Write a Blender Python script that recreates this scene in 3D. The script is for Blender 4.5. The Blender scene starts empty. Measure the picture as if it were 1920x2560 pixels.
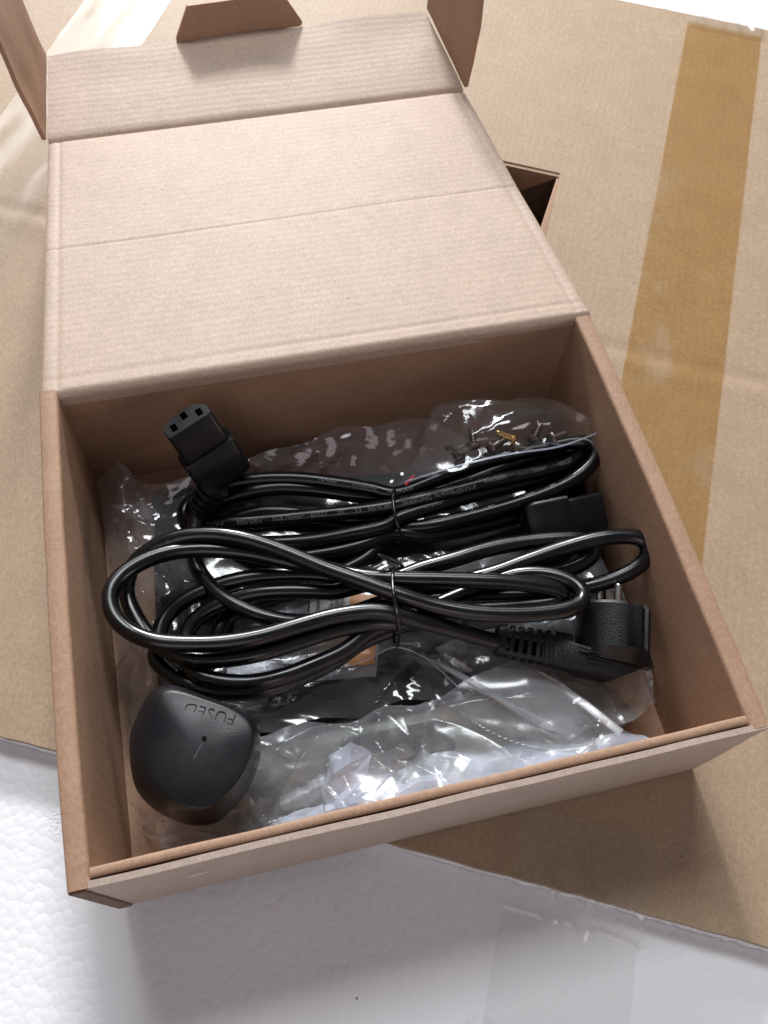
import bpy, bmesh, math, random
import numpy as np
from mathutils import Vector, Matrix, Euler, noise

scene = bpy.context.scene
COL = scene.collection
R = math.radians

# ------------------------------------------------------------------ camera
CAM = np.array([0.08458581, -0.04146836, 0.40952049])
ROT = (R(28.0808698), R(-3.23930936), R(-13.05111932))
FPX = 2120.62                                  # focal length in pixels of a 1920 x 2560 frame
cd = bpy.data.cameras.new('camera')
cam = bpy.data.objects.new('camera', cd)
COL.objects.link(cam)
cam.location = CAM
cam.rotation_euler = ROT
cd.sensor_fit = 'VERTICAL'
cd.sensor_height = 36
cd.lens = FPX / 2560 * 36
cd.clip_start = 0.01
cd.clip_end = 100
cd.dof.use_dof = True
cd.dof.focus_distance = 0.37
cd.dof.aperture_fstop = 24
scene.camera = cam
CM = np.array(Euler(ROT, 'XYZ').to_matrix())
CR, CU, CB = CM[:, 0], CM[:, 1], CM[:, 2]      # camera right, up, back

# ------------------------------------------------------------------ light (indoors, beside a window)
world = bpy.data.worlds.new('World')
scene.world = world
world.use_nodes = True
bg = world.node_tree.nodes['Background']
bg.inputs['Color'].default_value = (.97, .955, 1.02, 1)
bg.inputs['Strength'].default_value = .13
def lamp(name, az, el, dist, sx, sy, watts, col, target=(.14, .1, .04)):
    l = bpy.data.lights.new(name, 'AREA'); l.shape = 'RECTANGLE'; l.size = sx; l.size_y = sy; l.energy = watts; l.color = col
    o = bpy.data.objects.new(name, l); COL.objects.link(o)
    d = Vector((math.sin(R(az)) * math.cos(R(el)), math.cos(R(az)) * math.cos(R(el)), math.sin(R(el))))
    o.location = Vector(target) + d * dist; o.rotation_euler = d.to_track_quat('Z', 'Y').to_euler()
    return o
lamp('window_lamp', 3.5, 25, 3.0, .32, .32, 90, (.985, .985, 1.0))
lamp('window_glow_lamp', 2, 27, 3.0, 2.4, .45, 32, (.95, .98, 1.0))
lamp('skylight_lamp', 6, 60, 2.5, 1.2, .55, 31, (.93, .97, 1.0))
lamp('room_lamp', 128, 13, 2.4, 1.0, .6, 7, (1.0, .86, .80))
lamp('front_room_lamp', 205, 38, 2.6, 1.8, 1.2, 9, (1.0, .88, .93))
scene.view_settings.view_transform = 'Standard'
scene.view_settings.look = 'None'
scene.view_settings.exposure = 0.04
scene.view_settings.gamma = 1
scene.cycles.transparent_max_bounces = 32
scene.cycles.max_bounces = 10

# ------------------------------------------------------------------ helpers
def at(px, py, z):
    """point of the place seen at photograph pixel (px, py) on the level z (metres)"""
    d = CM @ np.array([(px - 960) / FPX, -(py - 1280) / FPX, -1.0])
    return CAM + d * (z - CAM[2]) / d[2]

def A3(x, y): return 240 + .4581 * x, 960 + .4582 * y
def B4(x, y): return 900 + .4581 * x, 960 + .4580 * y
def C5(x, y): return 240 + .5184 * x, 1600 + .5186 * y
ZM = {'a': A3, 'b': B4, 'c': C5, 'e': lambda x, y: (1000 + .5545 * x, 1600 + .5546 * y), 'p': lambda x, y: (x, y)}
def trace(txt):
    """'a 10 20 35; b ...' -> points, the height in millimetres"""
    out = []
    for it in txt.replace('\n', ' ').split(';'):
        w = it.split()
        if not w: continue
        px, py = ZM[w[0]](float(w[1]), float(w[2]))
        out.append(at(px, py, float(w[3]) / 1000))
    return np.array(out)

ORIGIN = {}
def thing(name, label, cat, loc, group=None):
    o = bpy.data.objects.new(name, None)
    o.empty_display_size = .01
    COL.objects.link(o)
    o.location = loc
    o['label'] = label; o['category'] = cat
    if group: o['group'] = group
    ORIGIN[o] = np.array(loc, float)
    return o

def tag(o, label=None, cat=None, kind=None, group=None):
    if label: o['label'] = label
    if cat: o['category'] = cat
    if kind: o['kind'] = kind
    if group: o['group'] = group
    return o

def build(name, V, F, m, parent=None, smooth=None, label=None, bevel=0, bseg=2, subsurf=0, post=None):
    """V world coordinates, F faces -> ONE mesh object"""
    org = ORIGIN[parent] if parent is not None else np.zeros(3)
    me = bpy.data.meshes.new(name)
    V = np.asarray(V, float) - org
    me.from_pydata([tuple(v) for v in V], [], [tuple(f) for f in F])
    bm = bmesh.new(); bm.from_mesh(me)
    bmesh.ops.recalc_face_normals(bm, faces=bm.faces)
    if bevel:
        es = [e for e in bm.edges if len(e.link_faces) == 2 and e.calc_face_angle(0) > R(25)]
        bmesh.ops.bevel(bm, geom=es, offset=bevel, segments=bseg, affect='EDGES', profile=.5, clamp_overlap=True)
    if post: post(bm)
    bm.to_mesh(me); bm.free()
    for i in range(len(m) if isinstance(m, (list, tuple)) else 1):
        me.materials.append(m[i] if isinstance(m, (list, tuple)) else m)
    if smooth is not None:
        me.polygons.foreach_set('use_smooth', [True] * len(me.polygons))
        me.set_sharp_from_angle(angle=R(smooth))
    o = bpy.data.objects.new(name, me)
    COL.objects.link(o)
    if parent is not None:
        o.parent = parent
        ORIGIN[o] = org
    else:
        ORIGIN[o] = np.zeros(3)
    if subsurf:
        s = o.modifiers.new('subsurf', 'SUBSURF'); s.levels = s.render_levels = subsurf
    if label: o['label'] = label
    return o

class MB:
    def __init__(s): s.v, s.f = [], []
    def add(s, V, F):
        n = len(s.v); s.v += [tuple(map(float, p)) for p in V]; s.f += [tuple(i + n for i in f) for f in F]
    def hexa(s, c):      # 8 corners: bottom 4 ccw, top 4 ccw
        s.add(c, [(3, 2, 1, 0), (4, 5, 6, 7), (0, 1, 5, 4), (1, 2, 6, 5), (2, 3, 7, 6), (3, 0, 4, 7)])
    def box(s, x0, y0, z0, x1, y1, z1):
        s.hexa([(x0, y0, z0), (x1, y0, z0), (x1, y1, z0), (x0, y1, z0), (x0, y0, z1), (x1, y0, z1), (x1, y1, z1), (x0, y1, z1)])
    def loft(s, rings, cap=True):
        n = len(rings[0]); V = [p for r in rings for p in r]; F = []
        for k in range(len(rings) - 1):
            for i in range(n):
                j = (i + 1) % n
                F.append((k * n + i, k * n + j, (k + 1) * n + j, (k + 1) * n + i))
        if cap:
            F.append(tuple(range(n))[::-1]); F.append(tuple((len(rings) - 1) * n + i for i in range(n)))
        s.add(V, F)
    def build(s, name, m, parent=None, **k): return build(name, s.v, s.f, m, parent, **k)

def grid_slab(fn, nu, nv, th=None, thdir=None):
    """closed slab over fn(u,v); th thickness along thdir"""
    u = np.linspace(0, 1, nu); v = np.linspace(0, 1, nv)
    P = np.array([[fn(a, b) for a in u] for b in v]).reshape(-1, 3)
    F = [(j * nu + i, j * nu + i + 1, (j + 1) * nu + i + 1, (j + 1) * nu + i) for j in range(nv - 1) for i in range(nu - 1)]
    if th:
        n = len(P); Q = P + np.array(thdir) * th
        F2 = [tuple(n + k for k in f[::-1]) for f in F]
        rim = [i for i in range(nu)] + [j * nu + nu - 1 for j in range(1, nv)] + [(nv - 1) * nu + i for i in range(nu - 2, -1, -1)] + [j * nu for j in range(nv - 2, 0, -1)]
        S = [(rim[(k + 1) % len(rim)], rim[k], n + rim[k], n + rim[(k + 1) % len(rim)]) for k in range(len(rim))]
        return np.vstack([P, Q]), F + F2 + S
    return P, F

def spline(P, step=.0012):
    P = np.asarray(P, float)
    E = np.vstack([2 * P[0] - P[1], P, 2 * P[-1] - P[-2]])
    out = []
    for i in range(1, len(E) - 2):
        p0, p1, p2, p3 = E[i - 1:i + 3]
        # centripetal Catmull-Rom
        t0 = 0; t1 = t0 + max(np.linalg.norm(p1 - p0), 1e-6) ** .5; t2 = t1 + max(np.linalg.norm(p2 - p1), 1e-6) ** .5; t3 = t2 + max(np.linalg.norm(p3 - p2), 1e-6) ** .5
        n = max(2, int(np.linalg.norm(p2 - p1) / step))
        for k in range(n):
            t = t1 + (t2 - t1) * k / n
            a1 = (t1 - t) / (t1 - t0) * p0 + (t - t0) / (t1 - t0) * p1
            a2 = (t2 - t) / (t2 - t1) * p1 + (t - t1) / (t2 - t1) * p2
            a3 = (t3 - t) / (t3 - t2) * p2 + (t - t2) / (t3 - t2) * p3
            b1 = (t2 - t) / (t2 - t0) * a1 + (t - t0) / (t2 - t0) * a2
            b2 = (t3 - t) / (t3 - t1) * a2 + (t - t1) / (t3 - t1) * a3
            out.append((t2 - t) / (t2 - t1) * b1 + (t - t1) / (t2 - t1) * b2)
    out.append(P[-1])
    out = np.array(out)
    for _ in range(6):                                   # relax little kinks
        out[1:-1] = .5 * out[1:-1] + .25 * (out[:-2] + out[2:])
    return out

def tube(mb, path, r, seg=14, closed=False, cap=True):
    P = np.asarray(path); n = len(P)
    T = np.gradient(P, axis=0); T /= np.linalg.norm(T, axis=1)[:, None] + 1e-12
    up = np.array([0, 0, 1.0]) if abs(T[0][2]) < .9 else np.array([0, 1.0, 0])
    N = up - T[0] * (up @ T[0]); N /= np.linalg.norm(N)
    rings = []
    for i in range(n):
        N = N - T[i] * (N @ T[i]); N /= np.linalg.norm(N)
        Bn = np.cross(T[i], N)
        rr = r(i / (n - 1)) if callable(r) else r
        rings.append([P[i] + rr * (math.cos(2 * math.pi * k / seg) * N + math.sin(2 * math.pi * k / seg) * Bn) for k in range(seg)])
    mb.loft(rings, cap)

def text_mesh(body, size, align='LEFT', fat=0.0):
    c = bpy.data.curves.new('txt', 'FONT'); c.body = body; c.size = size; c.align_x = align; c.resolution_u = 3; c.offset = fat
    o = bpy.data.objects.new('txt', c); COL.objects.link(o)
    bpy.context.view_layer.update()
    me = bpy.data.meshes.new_from_object(o.evaluated_get(bpy.context.evaluated_depsgraph_get()))
    V = np.array([v.co[:] for v in me.vertices]).reshape(-1, 3); F = [tuple(p.vertices) for p in me.polygons]
    bpy.data.objects.remove(o); bpy.data.curves.remove(c); bpy.data.meshes.remove(me)
    return V, F

def text_on_path(name, path, px, py, body, size, m, parent, r, flip=None, ang=0.0, lift=.00012):
    """lettering bent round a cable, starting where the cable passes photograph pixel (px,py)"""
    q = (path - CAM) @ CM
    uv = np.stack([960 + FPX * q[:, 0] / -q[:, 2], 1280 - FPX * q[:, 1] / -q[:, 2]], 1)
    d = np.hypot(uv[:, 0] - px, uv[:, 1] - py) + (path[:, 2].max() - path[:, 2]) * 600
    i0 = int(np.argmin(d))
    s = np.concatenate([[0], np.cumsum(np.linalg.norm(np.diff(path, axis=0), axis=1))])
    T = np.gradient(path, axis=0); T /= np.linalg.norm(T, axis=1)[:, None]
    V, F = text_mesh(body, size)
    if not len(V): return
    out = []
    rd = T[i0] @ CR >= 0                            # does the cable run rightwards here?
    sgn = (1 if rd else -1) * (-1 if flip else 1)
    for x, y, z in V:
        ss = s[i0] + sgn * x
        p = np.array([np.interp(ss, s, path[:, k]) for k in range(3)])
        t = np.array([np.interp(ss, s, T[:, k]) for k in range(3)]) * sgn; t /= np.linalg.norm(t)
        w = CAM - p; w = w - t * (w @ t); w /= np.linalg.norm(w)
        up = np.cross(w, t)                          # up on the print as seen by a reader above
        th = (y - size * .35) / r + ang
        out.append(p + (r + lift) * (math.cos(th) * w + math.sin(th) * up))
    return build(name, out, F, m, parent)

# ------------------------------------------------------------------ materials
def nmat(name):
    m = bpy.data.materials.new(name); m.use_nodes = True
    nt = m.node_tree
    return m, nt, nt.nodes['Principled BSDF']
def nd(nt, t, **k):
    n = nt.nodes.new(t)
    for a, b in k.items():
        if a in n.inputs: n.inputs[a].default_value = b
        else: setattr(n, a, b)
    return n
def ramp(nt, src, stops):
    r = nt.nodes.new('ShaderNodeValToRGB'); e = r.color_ramp.elements
    while len(e) < len(stops): e.new(.5)
    for i, (p, c) in enumerate(stops):
        e[i].position = p; e[i].color = c if len(c) == 4 else (*c, 1)
    nt.links.new(src, r.inputs[0]); return r
def coords(nt, scale=(1, 1, 1), rz=0):
    tc = nt.nodes.new('ShaderNodeTexCoord'); mp = nt.nodes.new('ShaderNodeMapping')
    mp.inputs['Scale'].default_value = scale; mp.inputs['Rotation'].default_value = (0, 0, rz)
    nt.links.new(tc.outputs['Object'], mp.inputs[0]); return mp.outputs[0]
def mixc(nt, fac, a, b, mode='MIX'):
    n = nt.nodes.new('ShaderNodeMix'); n.data_type = 'RGBA'; n.blend_type = mode
    for s, v in ((0, fac), (6, a), (7, b)):
        if hasattr(v, 'is_output'): nt.links.new(v, n.inputs[s])
        else: n.inputs[s].default_value = v if s == 0 else (*v, 1)
    return n.outputs[2]

def cardboard(name, base, flute=(0, 1, 0), fl_amp=.15, rough=.62, spec=.4, rz=0, freq=1.0):
    """kraft liner: fibres, mottling, specks and faint corrugation lines"""
    m, nt, p = nmat(name)
    v = coords(nt, rz=rz)
    n1 = nd(nt, 'ShaderNodeTexNoise', Scale=45 * freq, Detail=6.0, Roughness=.65); nt.links.new(v, n1.inputs[0])
    v2 = coords(nt, (1, .35, 1), rz=rz + .3)
    n2 = nd(nt, 'ShaderNodeTexNoise', Scale=1100 * freq, Detail=4.0, Roughness=.7); nt.links.new(v2, n2.inputs[0])
    v3 = coords(nt, (.3, 1, 1), rz=rz - .2)
    n3 = nd(nt, 'ShaderNodeTexNoise', Scale=900 * freq, Detail=3.0, Roughness=.6); nt.links.new(v3, n3.inputs[0])
    b = np.array(base)
    c1 = ramp(nt, n1.outputs[0], [(.3, tuple(b * .93)), (.7, tuple(b * 1.05))]).outputs[0]
    f2 = ramp(nt, n2.outputs[0], [(.42, (.72, .69, .66)), (.6, (1.12, 1.12, 1.12))]).outputs[0]
    c2 = mixc(nt, .38, c1, f2, 'MULTIPLY')
    f3 = ramp(nt, n3.outputs[0], [(.35, (.8, .78, .75)), (.62, (1.1, 1.1, 1.1))]).outputs[0]
    c3 = mixc(nt, .34, c2, f3, 'MULTIPLY')
    vo = nd(nt, 'ShaderNodeTexVoronoi', Scale=70.0); nt.links.new(v, vo.inputs[0])
    sp = ramp(nt, vo.outputs[0], [(.03, (.25, .18, .13)), (.055, (1, 1, 1))]).outputs[0]
    n4 = nd(nt, 'ShaderNodeTexNoise', Scale=30.0); nt.links.new(v, n4.inputs[0])
    gate = ramp(nt, n4.outputs[0], [(.58, (0, 0, 0)), (.6, (1, 1, 1))]).outputs[0]
    spf = mixc(nt, gate, (1, 1, 1), sp)
    c4 = mixc(nt, .7, c3, spf, 'MULTIPLY')
    nt.links.new(c4, p.inputs['Base Color'])
    p.inputs['Roughness'].default_value = rough
    p.inputs['Specular IOR Level'].default_value = spec
    # relief
    wv = nd(nt, 'ShaderNodeTexWave', Scale=1 / .0074 * .5 / math.pi * 3.0, Distortion=1.2, Detail=1.0)
    wv.inputs['Detail Scale'].default_value = 0.6
    wv.bands_direction = 'X' if flute[0] else ('Y' if flute[1] else 'Z')
    nt.links.new(v, wv.inputs[0])
    ad = nd(nt, 'ShaderNodeMath', operation='MULTIPLY_ADD'); ad.inputs[1].default_value = fl_amp
    nt.links.new(wv.outputs['Fac'], ad.inputs[0]); nt.links.new(n2.outputs[0], ad.inputs[2])
    bp = nd(nt, 'ShaderNodeBump', Strength=.5, Distance=.00022)
    nt.links.new(ad.outputs[0], bp.inputs['Height'])
    b2 = nd(nt, 'ShaderNodeBump', Strength=.18, Distance=.002); nt.links.new(n1.outputs[0], b2.inputs['Height']); nt.links.new(bp.outputs[0], b2.inputs['Normal'])
    nt.links.new(b2.outputs[0], p.inputs['Normal'])
    return m

M = {}
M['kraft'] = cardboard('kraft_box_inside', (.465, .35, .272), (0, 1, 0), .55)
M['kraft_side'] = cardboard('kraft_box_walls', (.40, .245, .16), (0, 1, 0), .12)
M['kraft_out'] = cardboard('kraft_box_outside', (.46, .36, .30), (0, 0, 1), .15)
M['carton'] = cardboard('kraft_carton_sheet', (.395, .285, .188), (1, 0, 0), .3, rz=R(27.2), freq=.8)
m, nt, p = nmat('kraft_gap_shade'); p.inputs['Base Color'].default_value = (.16, .10, .07, 1); p.inputs['Roughness'].default_value = .9; M['cut'] = m  # dark brown standing in for shade in the corner gap and the hollow

# polystyrene foam beads
m, nt, p = nmat('polystyrene_foam'); M['foam'] = m
v = coords(nt)
nw = nd(nt, 'ShaderNodeTexNoise', Scale=120.0, Detail=2.0); nt.links.new(v, nw.inputs[0])
vv = mixc(nt, .002, v, nw.outputs[1])
vo = nd(nt, 'ShaderNodeTexVoronoi', Scale=270.0); nt.links.new(vv, vo.inputs[0])
pw = nd(nt, 'ShaderNodeMath', operation='POWER'); pw.inputs[1].default_value = 2.0; nt.links.new(vo.outputs['Distance'], pw.inputs[0])
vh = pw.outputs[0]
vl = nd(nt, 'ShaderNodeTexNoise', Scale=14.0, Detail=3.0); nt.links.new(v, vl.inputs[0])
vs = nd(nt, 'ShaderNodeTexVoronoi', Scale=700.0); nt.links.new(v, vs.inputs[0])
vc = nd(nt, 'ShaderNodeTexVoronoi', Scale=22.0); nt.links.new(v, vc.inputs[0])
vent = ramp(nt, vc.outputs[0], [(.16, (1, 1, 1)), (.2, (0, 0, 0))]).outputs[0]
dots = ramp(nt, vs.outputs[0], [(.25, (0, 0, 0)), (.4, (1, 1, 1))]).outputs[0]
dm = mixc(nt, vent, (1, 1, 1), dots)
bp = nd(nt, 'ShaderNodeBump', Strength=.34, Distance=.0008); bp.invert = True; nt.links.new(vh, bp.inputs['Height'])
b2 = nd(nt, 'ShaderNodeBump', Strength=.5, Distance=.0006); nt.links.new(dm, b2.inputs['Height']); nt.links.new(bp.outputs[0], b2.inputs['Normal'])
nt.links.new(b2.outputs[0], p.inputs['Normal'])
c = ramp(nt, vl.outputs[0], [(.3, (.86, .86, .88)), (.7, (.90, .90, .915))]).outputs[0]
vd = nd(nt, 'ShaderNodeTexVoronoi', Scale=34.0); nt.links.new(v, vd.inputs[0])
sp = ramp(nt, vd.outputs[0], [(.016, (.12, .1, .1)), (.024, (1, 1, 1))]).outputs[0]
nt.links.new(mixc(nt, .8, c, sp, 'MULTIPLY'), p.inputs['Base Color'])
p.inputs['Roughness'].default_value = .38
p.inputs['Specular IOR Level'].default_value = .45

def two_sided_fresnel(nt, ior):
    fr = nt.nodes.new('ShaderNodeFresnel'); ge = nt.nodes.new('ShaderNodeNewGeometry')
    ma = nd(nt, 'ShaderNodeMath', operation='MULTIPLY_ADD'); ma.inputs[1].default_value = 1 / ior - ior; ma.inputs[2].default_value = ior
    nt.links.new(ge.outputs['Backfacing'], ma.inputs[0]); nt.links.new(ma.outputs[0], fr.inputs['IOR'])
    return fr

def film(name, rough=.07, haze=.05, hazecol=(.8, .83, .88), gain=1.5, bump=0.0, spec=1.0):
    m, nt, p = nmat(name); nt.nodes.remove(p)
    out = nt.nodes['Material Output']
    tr = nd(nt, 'ShaderNodeBsdfTransparent'); tr.inputs[0].default_value = (.985, .985, .985, 1)
    gl = nd(nt, 'ShaderNodeBsdfGlossy', Roughness=rough); gl.inputs[0].default_value = (spec, spec, spec, 1)
    fr = two_sided_fresnel(nt, 1.5)
    ml = nd(nt, 'ShaderNodeMath', operation='MULTIPLY', use_clamp=True); ml.inputs[1].default_value = gain; nt.links.new(fr.outputs[0], ml.inputs[0])
    mx = nd(nt, 'ShaderNodeMixShader'); nt.links.new(ml.outputs[0], mx.inputs[0]); nt.links.new(tr.outputs[0], mx.inputs[1]); nt.links.new(gl.outputs[0], mx.inputs[2])
    df = nd(nt, 'ShaderNodeBsdfDiffuse'); df.inputs[0].default_value = (*hazecol, 1)
    tl = nd(nt, 'ShaderNodeBsdfTranslucent'); tl.inputs[0].default_value = (*hazecol, 1)
    md = nd(nt, 'ShaderNodeMixShader'); md.inputs[0].default_value = .5; nt.links.new(df.outputs[0], md.inputs[1]); nt.links.new(tl.outputs[0], md.inputs[2])
    v = coords(nt); ns = nd(nt, 'ShaderNodeTexNoise', Scale=60.0, Detail=5.0); nt.links.new(v, ns.inputs[0])
    hz = ramp(nt, ns.outputs[0], [(.3, (haze * .5,) * 3), (.7, (haze * 1.5,) * 3)]).outputs[0]
    mh = nd(nt, 'ShaderNodeMixShader'); nt.links.new(hz, mh.inputs[0]); nt.links.new(mx.outputs[0], mh.inputs[1]); nt.links.new(md.outputs[0], mh.inputs[2])
    nb = nd(nt, 'ShaderNodeTexNoise', Scale=220.0, Detail=3.0, Roughness=.6); nt.links.new(v, nb.inputs[0])
    bp = nd(nt, 'ShaderNodeBump', Strength=.10, Distance=.0006); nt.links.new(nb.outputs[0], bp.inputs['Height'])
    nt.links.new(bp.outputs[0], gl.inputs['Normal']); 
    nt.links.new(mh.outputs[0], out.inputs[0])
    return m
M['film'] = film('clear_film', .13, .10, (.80, .82, .86), gain=2.2)
M['film_milky_sheen'] = film('milky_sheen_film', .2, .5, (.74, .79, .92), 2.8)  # bluish-white haze colour stands in for window light on the front folds
M['film_grey'] = film('hazy_film', .19, .36, (.80, .82, .87), 2.6)
M['film_thin'] = film('thin_film', .10, .015, gain=1.8)
M['tape'] = film('packing_tape', .16, .045, (.86, .84, .76), 1.2)
M['tape_glare'] = film('glossy_tape', .20, .05, (.86, .85, .82), .6)

m, nt, p = nmat('wetted_tape_on_card'); M['tape_amber'] = m          # amber tape stuck flat: tints what lies under it
nt.nodes.remove(p)
out = nt.nodes['Material Output']
tr = nd(nt, 'ShaderNodeBsdfTransparent')
v = coords(nt); n1 = nd(nt, 'ShaderNodeTexNoise', Scale=16.0, Detail=4.0, Roughness=.55, Distortion=.6); nt.links.new(v, n1.inputs[0])
tc = ramp(nt, n1.outputs[0], [(.34, (.90, .80, .61)), (.58, (.915, .82, .64)), (.64, (.94, .88, .77)), (.70, (.97, .95, .90))])
nt.links.new(tc.outputs[0], tr.inputs[0])
gl = nd(nt, 'ShaderNodeBsdfGlossy', Roughness=.22)
nb = nd(nt, 'ShaderNodeTexNoise', Scale=150.0, Detail=3.0); nt.links.new(v, nb.inputs[0])
bp = nd(nt, 'ShaderNodeBump', Strength=.4, Distance=.001); nt.links.new(nb.outputs[0], bp.inputs['Height']); nt.links.new(bp.outputs[0], gl.inputs['Normal'])
fr = two_sided_fresnel(nt, 1.45)
mx = nd(nt, 'ShaderNodeMixShader'); nt.links.new(fr.outputs[0], mx.inputs[0]); nt.links.new(tr.outputs[0], mx.inputs[1]); nt.links.new(gl.outputs[0], mx.inputs[2])
nt.links.new(mx.outputs[0], out.inputs[0])

def plastic(name, col, rough, spec=.5, bump=0, bscale=900, metal=0.0, rvar=.08):
    m, nt, p = nmat(name)
    p.inputs['Base Color'].default_value = (*col, 1); p.inputs['Specular IOR Level'].default_value = spec; p.inputs['Metallic'].default_value = metal
    v = coords(nt); n = nd(nt, 'ShaderNodeTexNoise', Scale=60.0, Detail=5.0); nt.links.new(v, n.inputs[0])
    r = ramp(nt, n.outputs[0], [(.3, (rough - rvar,) * 3), (.7, (rough + rvar,) * 3)]); nt.links.new(r.outputs[0], p.inputs['Roughness'])
    if bump:
        nb = nd(nt, 'ShaderNodeTexNoise', Scale=bscale, Detail=2.0); nt.links.new(v, nb.inputs[0])
        bp = nd(nt, 'ShaderNodeBump', Strength=bump, Distance=.0004); nt.links.new(nb.outputs[0], bp.inputs['Height']); nt.links.new(bp.outputs[0], p.inputs['Normal'])
    return m
M['cable'] = plastic('cable_sheath', (.003, .003, .004), .26, .60, .05, 500)
M['cable_dull'] = plastic('cable_sheath_dull', (.003, .003, .004), .28, .42, .05, 500)
M['rubber'] = plastic('moulded_plug_plastic', (.006, .006, .008), .36, .42, .6, 1900)
M['rubber_fine'] = plastic('satin_plug_plastic', (.007, .007, .009), .36, .38, .10, 1500)
M['hole'] = plastic('recess_shade', (.003, .003, .003), .8, .1)  # near-black painted as the shade in the plug's hole and sleeve slots
M['wire'] = plastic('tie_wire', (.012, .011, .011), .25, .6)
M['steel'] = plastic('nickel_pin', (.62, .60, .56), .22, metal=1.0)
M['brass'] = plastic('brass_screw', (.55, .38, .14), .3, metal=1.0)
M['bronze'] = plastic('dark_screw', (.10, .075, .06), .35, metal=.8)
M['alu'] = plastic('satin_aluminium', (.72, .71, .72), .38, metal=.7)
M['panel'] = plastic('black_panel_plastic', (.003, .003, .004), .34, .22, .15, 1600)
M['grey'] = plastic('grey_green_metal', (.20, .205, .185), .42, .5, .3, 300, metal=.2)
M['greydark'] = plastic('dark_grey_metal', (.10, .10, .095), .45, .5, .2, 300)
M['print'] = plastic('grey_print', (.16, .16, .165), .5)
M['emboss'] = plastic('dark_emboss', (.004, .004, .004), .25, .6)
M['label'] = plastic('white_label', (.72, .70, .66), .5)
M['orange'] = plastic('orange_label', (.66, .31, .12), .45)
M['ink'] = plastic('black_ink', (.03, .03, .03), .6)
M['pouch'] = plastic('silver_pouch', (.42, .43, .47), .3, .5, .5, 700, metal=.4)
M['red'] = plastic('red_zip_line', (.55, .02, .05), .4)
M['scuff'] = plastic('pale_scuff', (.72, .66, .60), .8)

# ------------------------------------------------------------------ the ground: foam block
EU = np.array([.8895, -.457, 0]); EV = np.array([.457, .8895, 0]); EZ = np.array([0, 0, 1.0])
V0, V1 = .0555, .742                                   # edges of the cardboard sheet along EV
def W3(u, v, z): return EU * u + EV * v + EZ * z
ZF = -.0130                                             # the lower foam level
HU0, HU1, HV0, HV1 = .02, .117, .40, .5185             # cut-out in the sheet
rnd = random.Random(3)

foam = thing('foam_block', 'white beaded polystyrene foam block lying under the cardboard sheet', 'foam block', (0, 0, ZF - .06))
# lower slab in front and the raised slab under the sheet, its rim scalloped by the beads
def foam_slab(name, v0, v1, z0, z1, hole=None):
    mb = MB(); n = 520
    us = np.linspace(-.55, 1.0, n)
    sc = [abs(math.sin(u * math.pi / .0036 + 1.3 * math.sin(u * 300))) * .0007 + .0005 * noise.noise((u * 400, v0 * 50, 1)) for u in us]
    rows = []
    prof = [(v0 + .001, z0), (v0 + .001, z1 - .004), (v0 + .0012, z1 - .0015), (v0 + .0022, z1 - .0004), (v0 + .005, z1)]
    for k, (v, z) in enumerate(prof):
        rows.append([W3(u, v - (sc[i] if k < 4 else 0) + (.0004 * noise.noise((u * 250, k * .8, 2)) if k else 0), z) for i, u in enumerate(us)])
    V = [p for r in rows for p in r]
    F = [(k * n + i, k * n + i + 1, (k + 1) * n + i + 1, (k + 1) * n + i) for k in range(len(rows) - 1) for i in range(n - 1)]
    mb.add(V, F)
    # top behind the rim
    k0 = (len(rows) - 1) * n
    us2 = [-.55, 1.0]
    if hole:
        hu0, hu1, hv0, hv1, zb = hole
        q = lambda u, v, z=z1: W3(u, v, z)
        vb = v0 + .005
        for a in [(-.55, vb, 1.0, hv0), (-.55, hv1, 1.0, v1), (-.55, hv0, hu0, hv1), (hu1, hv0, 1.0, hv1)]:
            mb.add([q(a[0], a[1]), q(a[2], a[1]), q(a[2], a[3]), q(a[0], a[3])], [(0, 1, 2, 3)])
        c = [(hu0, hv0), (hu1, hv0), (hu1, hv1), (hu0, hv1)]
        mb.add([q(*k) for k in c] + [q(*k, zb) for k in c], [(0, 1, 5, 4), (1, 2, 6, 5), (2, 3, 7, 6), (3, 0, 4, 7), (4, 5, 6, 7)])
    else:
        mb.add([W3(-.55, v0 + .005, z1), W3(1.0, v0 + .005, z1), W3(1.0, v1, z1), W3(-.55, v1, z1)], [(0, 1, 2, 3)])
    mb.add([W3(-.55, v1, z0), W3(1.0, v1, z0), W3(1.0, v1, z1), W3(-.55, v1, z1)], [(0, 1, 2, 3)])
    return mb.build(name, M['foam'], foam, smooth=50)
foam_slab('upper_slab', V0 - .001, V1 + .005, ZF + .0004, -.0062, (HU0 - .004, HU1 + .004, HV0 - .004, HV1 + .004, ZF - .2))
mb = MB(); hx = (HU0 - .006, HU1 + .006, HV0 - .006, HV1 + .006); ZB = ZF - .24
for a in [(-.55, -.75, 1.0, hx[2]), (-.55, hx[3], 1.0, 1.4), (-.55, hx[2], hx[0], hx[3]), (hx[1], hx[2], 1.0, hx[3])]:
    c4 = [(a[0], a[1]), (a[2], a[1]), (a[2], a[3]), (a[0], a[3])]
    mb.hexa([W3(*k, ZB) for k in c4] + [W3(*k, ZF) for k in c4])
mb.build('lower_slab', M['foam'], foam)

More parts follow.
